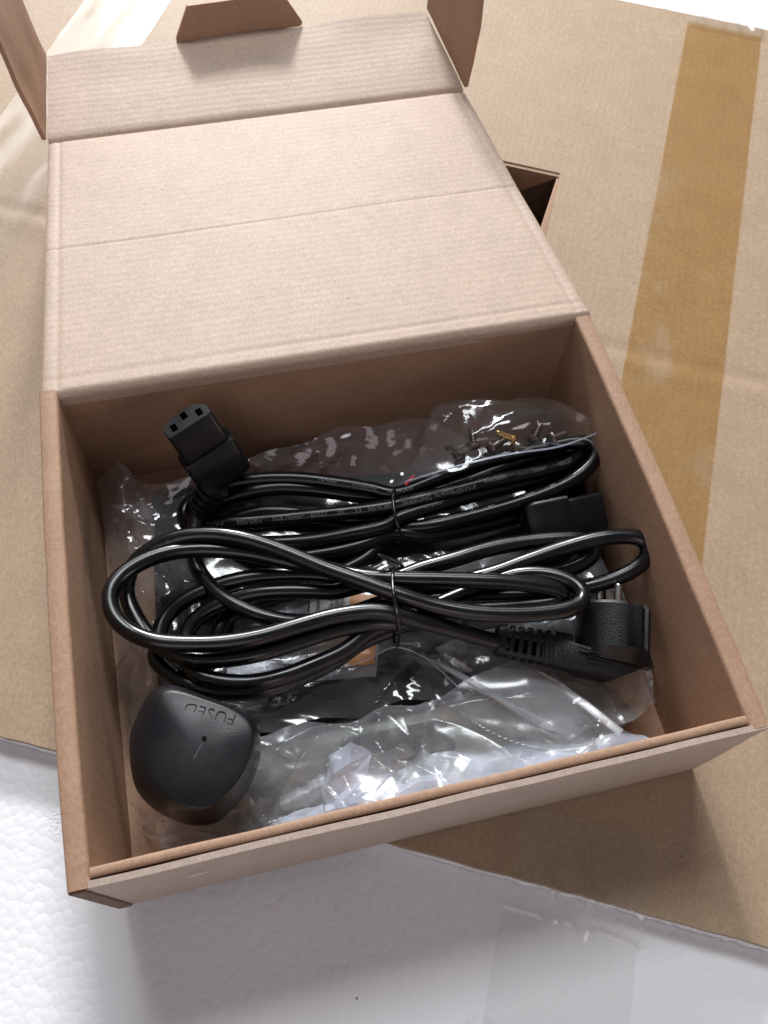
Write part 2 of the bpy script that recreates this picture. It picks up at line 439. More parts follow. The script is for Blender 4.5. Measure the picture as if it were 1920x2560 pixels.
# ------------------------------------------------------------------ the cardboard sheet with its tape
sheet = thing('cardboard_sheet', 'large brown cardboard sheet with a cut-out, taped onto the foam block', 'cardboard sheet', (.2, .4, -.006))
def sheet_z(u, v):
    z = 0.0
    z += -.0012 * math.exp(-((v - .372) / .004) ** 2) + .0010 * math.exp(-((v - .362) / .006) ** 2)
    z += .0006 * noise.noise((u * 9, v * 9, .3)) - .0006
    return min(z, .0)
us = sorted(set(list(np.linspace(-.50, .95, 180)) + [HU0, HU1])); vs = sorted(set(list(np.linspace(V0, V1, 150)) + [HV0, HV1]))
nu, nv = len(us), len(vs)
P = []
for j, v in enumerate(vs):
    for i, u in enumerate(us):
        vj = v
        if j in (0, nv - 1): vj += (.0007 * noise.noise((u * 160, j, 0)) + .0005 * noise.noise((u * 600, j, 3)))
        P.append(W3(u, vj, sheet_z(u, v)))
F = [(j * nu + i, j * nu + i + 1, (j + 1) * nu + i + 1, (j + 1) * nu + i) for j in range(nv - 1) for i in range(nu - 1)
     if not (HU0 - 1e-6 <= us[i] and us[i + 1] <= HU1 + 1e-6 and HV0 - 1e-6 <= vs[j] and vs[j + 1] <= HV1 + 1e-6)]
n = len(P); P = P + [p - EZ * .0058 for p in P]
edge = {}
for f in F:
    for a, b in zip(f, f[1:] + f[:1]): edge[(a, b)] = 1
S = [(b, a, a + n, b + n) for (a, b) in edge if (b, a) not in edge]
build('sheet_panel', P, F + [tuple(k + n for k in f[::-1]) for f in F] + S, M['carton'], sheet, smooth=40)
# folded-down flaps of the cut-out and a dark lining added as the hollow's shade
mb = MB(); t = .003
mb.hexa([W3(HU0, HV1, -.075), W3(HU1 - .004, HV1 - .001, -.004), W3(HU1 - .004, HV1 - t - .001, -.004), W3(HU0, HV1 - t, -.075), W3(HU0, HV1, -.0015), W3(HU1, HV1, -.0015), W3(HU1, HV1 - t, -.0015), W3(HU0, HV1 - t, -.0015)])
mb.build('cutout_flap', M['kraft_side'], sheet, smooth=40)
mb = MB()
mb.hexa([W3(HU1 - .0005, HV0, -.06), W3(HU1, HV0, -.06), W3(HU1, HV1, -.012), W3(HU1 - .0005, HV1, -.012), W3(HU1 - .009, HV0, -.0022), W3(HU1, HV0, -.0022), W3(HU1, HV1, -.0022), W3(HU1 - .0012, HV1, -.0022)])
mb.build('cutout_flap', M['kraft_side'], sheet, smooth=40, bevel=.0006)
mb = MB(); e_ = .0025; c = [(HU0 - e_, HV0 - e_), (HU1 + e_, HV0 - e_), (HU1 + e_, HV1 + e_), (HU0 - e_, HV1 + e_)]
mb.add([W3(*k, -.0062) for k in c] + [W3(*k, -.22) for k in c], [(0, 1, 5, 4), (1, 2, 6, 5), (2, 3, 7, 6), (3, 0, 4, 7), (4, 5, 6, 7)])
mb.build('hollow_shade_lining', M['cut'], sheet)

# packing tape: stuck flat on the card, free and wrinkled where it bridges to the foam
def tape_strip(name, uc, w, v0, v1, m, z=.0005, n=120, wr=.00025, drop=(None, None), seed=0, slope=0.0):
    nu = 40; V = []
    for j in range(n):
        v = v0 + (v1 - v0) * j / (n - 1)
        for i in range(nu):
            a = i / (nu - 1); u = uc + (a - .5) * w + slope * (v - .4)
            zz = z + max(0, noise.noise((u * 70, v * 25, seed))) * wr * 2
            for d in drop:
                if d: zz += d(u, v)
            V.append(W3(u, v, zz))
    F = [(j * nu + i, j * nu + i + 1, (j + 1) * nu + i + 1, (j + 1) * nu + i) for j in range(n - 1) for i in range(nu - 1)]
    return build(name, V, F, m, sheet, smooth=60)
tape_strip('amber_tape',   .2120, .0605, .15, V1 - .012, M['tape_amber'], seed=1, slope=.03, n=200)
def wrk(u, v, vc, wid, amp, seed):
    k = math.exp(-((v - vc) / wid) ** 2)
    return k * amp * max(0, 1 - 2.6 * abs(noise.noise((u * 55 + v * 22, v * 16, seed)))) ** 2 * .6
def bridge(name, uc, w, v0, v1, seed, zlow, ve, sgn):
    nu, n = 60, 70; V = []
    for j in range(n):
        v = v0 + (v1 - v0) * j / (n - 1)
        for i in range(nu):
            a = i / (nu - 1); u = uc + (a - .5) * w * (1 + .012 * math.sin(v * 90)) 
            s = (v - ve) * sgn                      # >0 on the foam side
            tt = min(1, max(0, s / .014)); zz = .0006 + (zlow - .0006) * (tt * tt * (3 - 2 * tt))
            zz += wrk(u, v, ve + sgn * .002, .018, .0090, seed) + .0003 * abs(noise.noise((u * 60, v * 30, seed)))
            V.append(W3(u, v, zz))
    F = [(j * nu + i, j * nu + i + 1, (j + 1) * nu + i + 1, (j + 1) * nu + i) for j in range(n - 1) for i in range(nu - 1)]
    return build(name, V, F, M['tape'], sheet, smooth=60)
bridge('tape_end', .195, .062, V0 + .032, V0 - .12, 5, ZF + .0008, V0, -1)
bridge('tape_end', .2240, .0605, V1 - .016, V1 + .10, 6, ZF + .0008, V1, 1)
tape_strip('clear_tape', -.242, .062, .25, V1 - .002, M['tape_glare'], seed=7, wr=.0004, drop=(lambda u, v: .0018 * noise.noise(((u - .08 * v) * 45, v * 3, 4)) * .5, None))

# ------------------------------------------------------------------ the mailer box
BW, BD, BH = .2710, .2175, .0830
box = thing('mailer_box', 'open brown cardboard mailer box with its lid folded back, full of cords and bags', 'cardboard box', (.1355, .108, 0))
TH = .003
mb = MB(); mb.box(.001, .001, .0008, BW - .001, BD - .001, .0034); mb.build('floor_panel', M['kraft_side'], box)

def roll_wall(name, x0, x1, y0, y1, along, m, ztop=BH, z0=.0004, bow=0.0, seed=0, top_r=None):
    """double wall with a rolled-over rounded top, swept along x or y"""
    w = (x1 - x0) if along == 'y' else (y1 - y0)
    r = top_r or w * .24
    prof = [(0, z0), (0, ztop - r)]
    for k in range(1, 8):
        a = math.pi * k / 8
        xx = (r - r * math.cos(a)) if k < 4 else (w - r - r * math.cos(a)) if k > 4 else w / 2
        prof.append((xx, ztop - r + r * math.sin(a) ** .8))
    prof += [(w, ztop - r), (w, (z0 + ztop) / 2), (w, z0)]
    L0, L1 = (y0, y1) if along == 'y' else (x0, x1)
    n = 60; rings = []
    for i in range(n):
        s = L0 + (L1 - L0) * i / (n - 1); f = i / (n - 1)
        ring = []
        for (a, z) in prof:
            b = bow * math.sin(math.pi * f) * (z / ztop) + .0004 * noise.noise((s * 30, z * 30, seed))
            zz = z + (.0006 * noise.noise((s * 22, seed * 3.1, 0)) if z > .04 else 0)
            ring.append((x0 + a + b, s, zz) if along == 'y' else (s, y0 + a + b, zz))
        rings.append(ring)
    mb = MB(); mb.loft(rings); return mb.build(name, m, box, smooth=55)
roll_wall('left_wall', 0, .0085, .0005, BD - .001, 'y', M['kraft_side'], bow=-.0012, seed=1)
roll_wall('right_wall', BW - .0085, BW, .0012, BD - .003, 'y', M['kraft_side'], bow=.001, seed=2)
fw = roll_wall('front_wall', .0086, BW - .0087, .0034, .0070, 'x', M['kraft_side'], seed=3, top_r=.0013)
mb = MB(); V, F = grid_slab(lambda u, v: (.0065 + u * (BW - .0065), .0004 + .0006 * noise.noise((u * 6, v * 2, 4)) * v, .0006 + v * (BH - .0010) + .0004 * noise.noise((u * 9, 0, 5)) * v), 60, 14, .0024, (0, 1, 0))
fp = build('front_panel', V, F, M['kraft_out'], box, smooth=40)
# small pale scuff on the front panel
sc = at(*C5(490, 1152), .0605); mb = MB(); mb.box(sc[0] - .0035, -.0009, .0575, sc[0] + .0035, .0012, .0588); mb.build('scuff_mark', M['scuff'], fp, bevel=.0003)
# dark blocks put in as the shade of the open front left corner
mb = MB(); mb.box(.0004, -.0004, .001, .0064, .0036, BH - .0016); mb.box(.0006, .0038, .001, .0084, .0090, BH - .0016)
mb.build('corner_gap_shade', M['cut'], box, bevel=.0005)
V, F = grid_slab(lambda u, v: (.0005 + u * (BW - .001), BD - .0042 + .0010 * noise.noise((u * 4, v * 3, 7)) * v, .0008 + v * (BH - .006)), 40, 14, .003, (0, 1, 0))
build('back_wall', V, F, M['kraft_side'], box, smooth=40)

# lid: hinge bend, panel, tuck flap
LY = BD - .0042
HA, HB = np.array([.0010, BD - .001, BH]), np.array([.2712, BD + .0006, BH])
FA, FB = at(119, 353, .0500), at(1160, 223, .0548)
def lid_pt(u, t):
    """t in [-1,0] the rounded bend at the hinge, [0,1] the panel"""
    a = HA + (HB - HA) * u; b = FA + (FB - FA) * u
    d = (b - a) / np.linalg.norm(b - a)
    if t < 0:
        k = -t
        r = .0046; th = k * R(82)
        p = a + np.array([0, -r * math.sin(th) - .0, -r * (1 - math.cos(th))])
        p[2] -= max(0, k - .9) * .035
        return p
    p = a + (b - a) * t
    x = u * .27; L = t * .218
    h = 0.0
    for xc in (.0072, .2635): h += -.0004 * math.exp(-((x - xc) / .0016) ** 2)
    h += -.00035 * math.exp(-((t - .498 - .015 * (u - .5)) / .005) ** 2)
    h += -.0003 * math.exp(-((L - .0065) / .0016) ** 2)
    h += .0010 * noise.noise((u * 3, t * 3, 9)) * math.sin(math.pi * t)
    ed = min(x, .27 - x); h -= .0016 * math.exp(-ed / .0012)
    h -= .0022 * math.exp(-(1 - t) * .218 / .0016)
    return p + np.array([0, 0, h])
uu = sorted(set([0, 1] + list(np.linspace(0, 1, 90)) + list(np.linspace(.0, .05, 26)) + list(np.linspace(.95, 1, 26))))
tt = list(np.linspace(-1, 0, 12))[:-1] + sorted(set(list(np.linspace(0, 1, 70)) + list(np.linspace(0, .06, 14)) + list(np.linspace(.47, .53, 24)) + list(np.linspace(.96, 1, 12))))
P = np.array([[lid_pt(u, t) for u in uu] for t in tt]); nt_, nu_ = P.shape[:2]
# thickness along the local normal
def thicken(P, th):
    a, b = P.shape[:2]
    du = np.gradient(P, axis=1); dv = np.gradient(P, axis=0); N = np.cross(du, dv); N /= np.linalg.norm(N, axis=2)[:, :, None] + 1e-12
    if N[..., 2].mean() < 0: N = -N
    T = np.vstack([P.reshape(-1, 3), (P - N * th).reshape(-1, 3)]); n = a * b
    F = [(j * b + i, j * b + i + 1, (j + 1) * b + i + 1, (j + 1) * b + i) for j in range(a - 1) for i in range(b - 1)]
    rim = [i for i in range(b)] + [j * b + b - 1 for j in range(1, a)] + [(a - 1) * b + i for i in range(b - 2, -1, -1)] + [j * b for j in range(a - 2, 0, -1)]
    S = [(rim[(k + 1) % len(rim)], rim[k], n + rim[k], n + rim[(k + 1) % len(rim)]) for k in range(len(rim))]
    return T, F + [tuple(n + k for k in f[::-1]) for f in F] + S
V, F = thicken(P, .0026)
lid = build('lid', V, F, M['kraft'], box, smooth=50)
GA, GB = at(119, 141, .0546), at(1065, 25, .0627)
def flap_pt(u, t):
    a = FA + (FB - FA) * u; b = GA + (GB - GA) * u
    p = a + (b - a) * t
    h = -.0024 * math.exp(-t * .076 / .0022) + .0016 * noise.noise((u * 3.2, t * 2, 12)) * t + .0006 * math.sin(u * 17) * t
    x = u * .26; 
    return p + np.array([0, .0010 * noise.noise((u * 7, 0, 3)) * t, h])
P = np.array([[flap_pt(u, t) for u in np.linspace(0, 1, 70)] for t in sorted(set(list(np.linspace(0.004, 1, 26)) + list(np.linspace(.004, .12, 10))))])
V, F = thicken(P, .0026)
flap = build('tuck_flap', V, F, M['kraft'], lid, smooth=50)

def ear(name, base0, base1, q0, q1, parent, cut=.0):
    """side flap standing up from base0-base1; q0,q1 are pixels its free edges run through"""
    b0, b1 = np.array(base0), np.array(base1); e = (b1 - b0) / np.linalg.norm(b1 - b0)
    best = None
    for z in np.linspace(b0[2] + .01, .3, 300):      # height at which the edge leaves the base at right angles
        d = at(*q0, z) - b0; d /= np.linalg.norm(d)
        s = abs(d @ e)
        if best is None or s < best[0]: best = (s, d)
    d = best[1]; n = np.cross(e, d)
    L = .074
    def pt(u, t):
        w = u
        if t > .55: w = .5 + (u - .5) * (1 - .22 * ((t - .55) / .45))
        p = b0 + (b1 - b0) * w + d * L * t
        return p + n * .0012 * noise.noise((u * 3, t * 3, 21))
    P = np.array([[pt(u, t) for u in np.linspace(0, 1, 24)] for t in np.linspace(0, 1, 24)])
    V, F = thicken(P, .0026)
    return build(name, V, F, M['kraft_side'], parent, smooth=45)
ear('side_flap', FA + np.array([-.0004, .0006, .0008]), GA + np.array([-.0004, 0, .001]), (0, 116), (43, 0), flap)
ear('side_flap', FB + np.array([.0004, .0006, .0008]), GB + np.array([.0004, 0, .001]), (1210, 0), (1062, 25), flap)
# tuck tab
T0, T1 = at(440, 103, .0570) - EZ * .001, at(757, 58, .0596) - EZ * .001
def tab_pt(u, t):
    w = .5 + (u - .5) * (1 + .03 * math.sin(min(1, t * 6) * math.pi / 2) - .30 * t - (.05 * math.exp(-t * 25)))
    p = T0 + (T1 - T0) * w
    return p + np.array([-.03 * t * .03, .004 * t - .0012, .021 * t])
P = np.array([[tab_pt(u, t) for u in np.linspace(0, 1, 24)] for t in np.linspace(0, 1, 24)])
V, F = thicken(P, .0026)
build('tuck_tab', V, F, M['kraft_side'], flap, smooth=45)

# ------------------------------------------------------------------ things under the cords
def prism(mb, pts, z0, z1):
    n = len(pts)
    mb.add([(*p[:2], z0) for p in pts] + [(*p[:2], z1) for p in pts], [tuple(range(n))[::-1], tuple(range(n, 2 * n))] + [(i, (i + 1) % n, n + (i + 1) % n, n + i) for i in range(n)])
def round_poly(P, r, k=5):
    P = [np.array(p[:2]) for p in P]; out = []
    for i, p in enumerate(P):
        a, b = P[i - 1], P[(i + 1) % len(P)]
        da, db = (a - p), (b - p); la, lb = np.linalg.norm(da), np.linalg.norm(db)
        rr = min(r, la * .45, lb * .45); s, e = p + da / la * rr, p + db / lb * rr
        for j in range(k + 1):
            t = j / k; out.append((1 - t) ** 2 * s + 2 * t * (1 - t) * p + t * t * e)
    return out

zp = .021
pl = [at(378, 1222, zp), at(1500, 1150, zp), at(1520, 1560, zp), at(1175, 1722, zp), at(1000, 1762, zp), at(640, 1832, zp), at(398, 1850, zp)]
pan = thing('black_panel', 'flat black panel with rounded corners lying in a clear bag under both cords', 'black panel', (*np.mean([q[:2] for q in pl], 0), .0045))
mb = MB(); prism(mb, round_poly(pl, .006), .0045, zp); mb.build('panel_body', M['panel'], pan, bevel=.0012, smooth=40)
mb = MB(); q = [at(985, 1640, zp), at(1060, 1640, zp), at(1165, 1718, zp), at(1020, 1752, zp), at(930, 1740, zp)]
prism(mb, round_poly(q, .004), zp - .001, zp + .0012); mb.build('panel_rib', M['panel'], pan, bevel=.0006, smooth=40)

zg = .013
g = [at(640, 1850, zg), at(1180, 1725, zg), at(1400, 1600, zg), at(1600, 1790, zg), at(1330, 1960, zg), at(760, 2090, zg), at(480, 2060, zg)]
gp = thing('grey_plate', 'flat grey-green metal plate inside the clear bag by the front wall', 'metal plate', (*np.mean([q[:2] for q in g], 0), .0036))
mb = MB(); prism(mb, round_poly(g, .003), .0036, zg); mb.build('plate_body', M['grey'], gp, bevel=.0008, smooth=40)
q = [at(850, 1850, zg), at(1110, 1800, zg), at(1140, 1870, zg), at(880, 1925, zg)]
mb = MB(); prism(mb, round_poly(q, .002), zg - .001, zg + .003); mb.build('plate_step', M['greydark'], gp, bevel=.0006, smooth=40)

# silver bar
zb = .0255
b0, b1 = at(1390, 1702, zb), at(1553, 1832, zb + .008)
d = (b1 - b0); L = np.linalg.norm(d); d /= L; sdn = np.cross(d, EZ); sdn /= np.linalg.norm(sdn); un = np.cross(sdn, d)
b0 = b0 - d * .004
bar = thing('metal_bar', 'square silver metal bar sticking out under the right-hand plug', 'metal bar', b1 - EZ * .004)
mb = MB(); w = .0021
mb.hexa([b0 - sdn * w - un * w * 2, b0 + sdn * w - un * w * 2, b1 + sdn * w - un * w * 2, b1 - sdn * w - un * w * 2, b0 - sdn * w, b0 + sdn * w, b1 + sdn * w, b1 - sdn * w])
mb.build('bar_body', M['alu'], bar, bevel=.0003, smooth=40)

# sachet with printed label
zs = .0245
sach = thing('printed_sachet', 'small silver sachet with an orange and white printed label beneath the front cord', 'sachet', at(800, 1580, .0225))
cs = [at(600, 1480, zs), at(960, 1482, zs), at(940, 1690, zs), at(560, 1720, zs)]
def bil(c, u, v): return (1 - v) * ((1 - u) * c[0] + u * c[1]) + v * ((1 - u) * c[3] + u * c[2])
P = np.array([[bil(cs, u, v) + EZ * (.0018 * math.sin(math.pi * u) * math.sin(math.pi * v) + .0006 * noise.noise((u * 5, v * 5, 2))) for u in np.linspace(0, 1, 30)] for v in np.linspace(0, 1, 30)])
V, F = thicken(P, .001); pouch = build('pouch', V, F, M['pouch'], sach, smooth=50)
def label_sheet(name, px, m, dz, n=14):
    c = [at(a, b, zs + .0024) for a, b in px]
    P = np.array([[bil(c, u, v) + EZ * (dz + .0006 * math.sin(math.pi * v)) for u in np.linspace(0, 1, n)] for v in np.linspace(0, 1, n)])
    V, F = thicken(P, .0002); return build(name, V, F, m, sach, smooth=50)
lab = label_sheet('white_label', [(776, 1478), (873, 1484), (868, 1668), (768, 1660)], M['label'], .0004)
label_sheet('orange_label', [(875, 1484), (955, 1490), (935, 1660), (870, 1666)], M['orange'], .0004)
label_sheet('plain_label', [(718, 1478), (772, 1479), (764, 1660), (705, 1660)], M['pouch'], .0004)
lx = at(860, 1490, zs); ly = at(785, 1486, zs)
ux = at(866, 1640, zs + .004) - at(869, 1490, zs + .004); ux /= np.linalg.norm(ux)
vx = np.cross(EZ, ux)
for body, px, py, sz in [('ply 5', 851, 1496, .0036), ('enter', 838, 1494, .0036), ('o sprea', 826, 1494, .0036), ('mended)', 791, 1490, .0037), ('a pea', 851, 1630, .0036), ('of the', 838, 1630, .0036), ('evenly', 826, 1630, .0036)]:
    V, F = text_mesh(body, sz, fat=.00004)
    o0 = at(px, py, zs + .0042)
    build('printed_text', [o0 + ux * a + vx * b * 1.0 for a, b, _ in V], F, M['ink'], lab)

# ------------------------------------------------------------------ power cords
CRAD = .0038
def make_frame(n, hint):
    n = n / np.linalg.norm(n); l = hint - n * (hint @ n); l /= np.linalg.norm(l); return l, np.cross(n, l), n
def img_dir(dx, dy):                                     # image right / image down -> place direction
    d = CR * dx - CU * dy; return d / np.linalg.norm(d)

C13HEX = [(-.0118, -.0068), (.0118, -.0068), (.0118, .0022), (.0066, .0076), (-.0066, .0076), (-.0118, .0022)]
def cut_slots(o, cutters):
    dg = bpy.context.evaluated_depsgraph_get()
    for c in cutters:
        md = o.modifiers.new('b', 'BOOLEAN'); md.operation = 'DIFFERENCE'; md.object = c; md.solver = 'EXACT'
    bpy.context.view_layer.update(); dg = bpy.context.evaluated_depsgraph_get()
    me = bpy.data.meshes.new_from_object(o.evaluated_get(dg))
    o.modifiers.clear(); o.data = me
    for c in cutters: bpy.data.objects.remove(c)

def c13(parent, face_c, n, lhint, blen=.024, flen=.016, relief=None, label=None):
    """appliance connector: face_c centre of its face, n the way it faces, lhint its long side"""
    l, s, n = make_frame(n, lhint)
    P = lambda a, b, c: face_c + l * a + s * b + n * c
    hexr = round_poly(C13HEX, .0022, 4)
    mb = MB(); mb.loft([[P(a * k, b * k, c) for a, b in hexr] for c, k in [(-flen - .001, 1), (-.0006, 1), (0, .965)]])
    fb = mb.build('connector_face', M['rubber_fine'], parent, smooth=35)
    cut = []
    for a, b in [(-.0068, -.0010), (.0068, -.0010), (0, .0032)]:
        mc = MB(); w, h = .0013, .0042
        mc.hexa([P(a - w * 1.15, b - h * .72, -.008), P(a + w * 1.15, b - h * .72, -.008), P(a + w * 1.15, b + h * .72, -.008), P(a - w * 1.15, b + h * .72, -.008),
                 P(a - w * 1.15, b - h * .72, .002), P(a + w * 1.15, b - h * .72, .002), P(a + w * 1.15, b + h * .72, .002), P(a - w * 1.15, b + h * .72, .002)])
        cut.append(mc.build('c', M['rubber_fine'], parent))
    cut_slots(fb, cut)
    # collar body
    col = round_poly([(-.0138, -.0090), (.0138, -.0090), (.0138, .0036), (.0086, .0094), (-.0086, .0094), (-.0138, .0036)], .0022, 4)
    rings = []
    for c, k in [(0, .96), (-.0006, 1), (-blen * .80, 1), (-blen * .94, .92), (-blen, .82)]:
        rings.append([P(a * k, b * k, -flen + c) for a, b in col])
    mb = MB(); mb.loft(rings); mb.build('connector_body', M['rubber_fine'], parent, smooth=35)
    return P, l, s, n

def strain_relief(parent, p0, p1, r0, r1, nrib=4, m='rubber_fine'):
    """ribbed sleeve from p0 (at the body) to p1 (where the cable leaves)"""
    n = 64; path = np.linspace(p0, p1, n)
    def rad(f):
        base = r0 + (r1 - r0) * f
        ph = (f * nrib) % 1.0
        return base * (1.0 if (ph < .58 or f > .93) else .74)
    mb = MB(); tube(mb, path, rad, 20); return mb.build('strain_relief', M[m], parent, smooth=35)

# ---- front cord: EU plug + angled connector
fc = thing('power_cord', 'glossy black power cord with a two-pin round plug, coiled in front', 'power cord', at(970, 1500, .030))
FPTS = trace('''a 566 676 37; a 548 740 36; a 538 800 35; a 535 880 35; a 540 960 36; a 562 1022 39; a 612 1090 41; a 682 1155 43; a 780 1215 44; a 900 1266 44; a 1050 1296 43; a 1200 1294 41; a 1400 1250 39; b 100 1200 38; b 195 1190 38;
b 350 1176 39; b 500 1168 40; b 800 1155 41; b 1050 1148 42; b 1230 1110 44; b 1400 1060 48; b 1528 990 52; b 1578 915 55; b 1548 852 56; b 1470 832 56; b 1300 846 55; b 1100 900 52; b 900 970 50; b 720 1035 47; b 500 1085 44; b 195 1110 43;
b 0 1085 42; a 1250 1050 41; a 1000 1044 41; a 800 1064 41; a 650 1104 40; a 490 1175 39; a 395 1255 38; a 350 1335 38; a 340 1420 38; c 286 85 38; c 345 150 38; c 450 214 38; c 560 248 38; c 700 254 38; c 850 232 39; c 1000 176 40; c 1150 101 41; b 7 1410 42; b 100 1368 42; b 205 1325 42;
b 330 1290 39; b 500 1210 37; b 700 1130 37; b 900 1070 38; b 1080 1030 40; b 1200 990 42; b 1275 930 44; b 1285 875 46; b 1220 848 47; b 1100 848 47; b 900 865 46; b 700 902 46; b 500 962 46; b 330 1010 45; b 195 1060 44;
b 0 1100 45; a 1300 1135 45; a 1150 1130 45; a 1000 1130 45; a 850 1145 44; a 720 1185 42; a 610 1235 40; a 530 1300 38; a 492 1370 37; a 490 1440 37; c 436 75 38; c 445 130 41; c 500 172 43; c 620 202 43; c 760 204 43; c 900 174 44; c 1050 118 44; c 1200 50 45; b 60 1345 46; b 205 1300 46;
b 400 1215 44; b 600 1130 45; b 760 1070 47; b 860 1042 49; b 960 1035 51; b 1080 1052 53; b 1175 1095 54; b 1222 1145 55; b 1210 1195 56; b 1140 1228 57; b 1000 1250 57; b 850 1258 57; b 600 1246 57; b 400 1208 57; b 205 1148 58; b 0 1075 58;
a 1250 1008 57; a 1100 946 57; a 950 888 57; a 800 844 57; a 640 822 56; a 500 828 55; a 380 862 53; a 280 915 50; a 210 980 47; a 172 1060 45; a 168 1140 44; a 195 1230 44; a 245 1320 44; a 310 1400 45; a 410 1465 47; a 530 1500 48; a 700 1502 49; a 900 1468 50; a 1100 1408 50; a 1300 1345 50; a 1450 1312 50; b 110 1300 50; b 205 1305 50;
b 400 1245 48; b 600 1228 48; b 800 1218 48; b 950 1205 48; b 1060 1188 49; b 1115 1160 51; b 1090 1128 53; b 1000 1106 54; b 800 1082 55; b 500 1070 55; b 195 1064 55; b 0 1050 54;
a 1290 1016 51; a 1150 990 50; a 1000 958 50; a 850 926 50; a 700 908 51; a 540 904 52; a 400 920 53; a 262 966 54; a 145 1040 55; a 84 1120 56; a 76 1200 56; a 112 1285 56; a 195 1356 56; a 320 1404 57; a 500 1418 57; a 700 1412 57; a 900 1378 57; a 1100 1320 57; a 1300 1266 57; a 1500 1240 57; b 150 1248 57; b 206 1262 56;
b 400 1312 52; b 600 1368 45; b 720 1402 41; b 800 1424 39.5''')
fpath = spline(FPTS)
mb = MB(); tube(mb, fpath, CRAD, 18); fcab = mb.build('cable', M['cable'], fc, smooth=70)
TXT = dict(size=.0042, m=M['emboss'], parent=fcab, r=CRAD)
text_on_path('embossed_text', fpath, *A3(440, 835), 'GNEHCNA'[::-1], .0042, M['emboss'], fcab, CRAD, flip=True, ang=.25)
text_on_path('embossed_text', fpath, *A3(640, 1500), '\u25C1VDE\u25B7', .0046, M['emboss'], fcab, CRAD, flip=True, ang=-.3)

# C13 of the front cord
v0 = at(*A3(490, 190), .078)
fcn = np.array(v0)
vdir = (CAM - fcn) / np.linalg.norm(CAM - fcn)
limg = img_dir(510, -450); 
nimg = img_dir(-290, -400)
lx_ = nimg - limg * (nimg @ limg); 
nn = math.cos(R(50)) * vdir + math.sin(R(50)) * img_dir(-260, -385)
Pc, l_, s_, n_ = c13(fc, fcn, nn, limg, blen=.022, flen=.0175)
body_c = Pc(-.006, .001, -.036)
strain_relief(fc, np.array(at(*A3(648, 560), .048)), np.array(at(*A3(570, 690), .038)), .0076, .0060, 4)

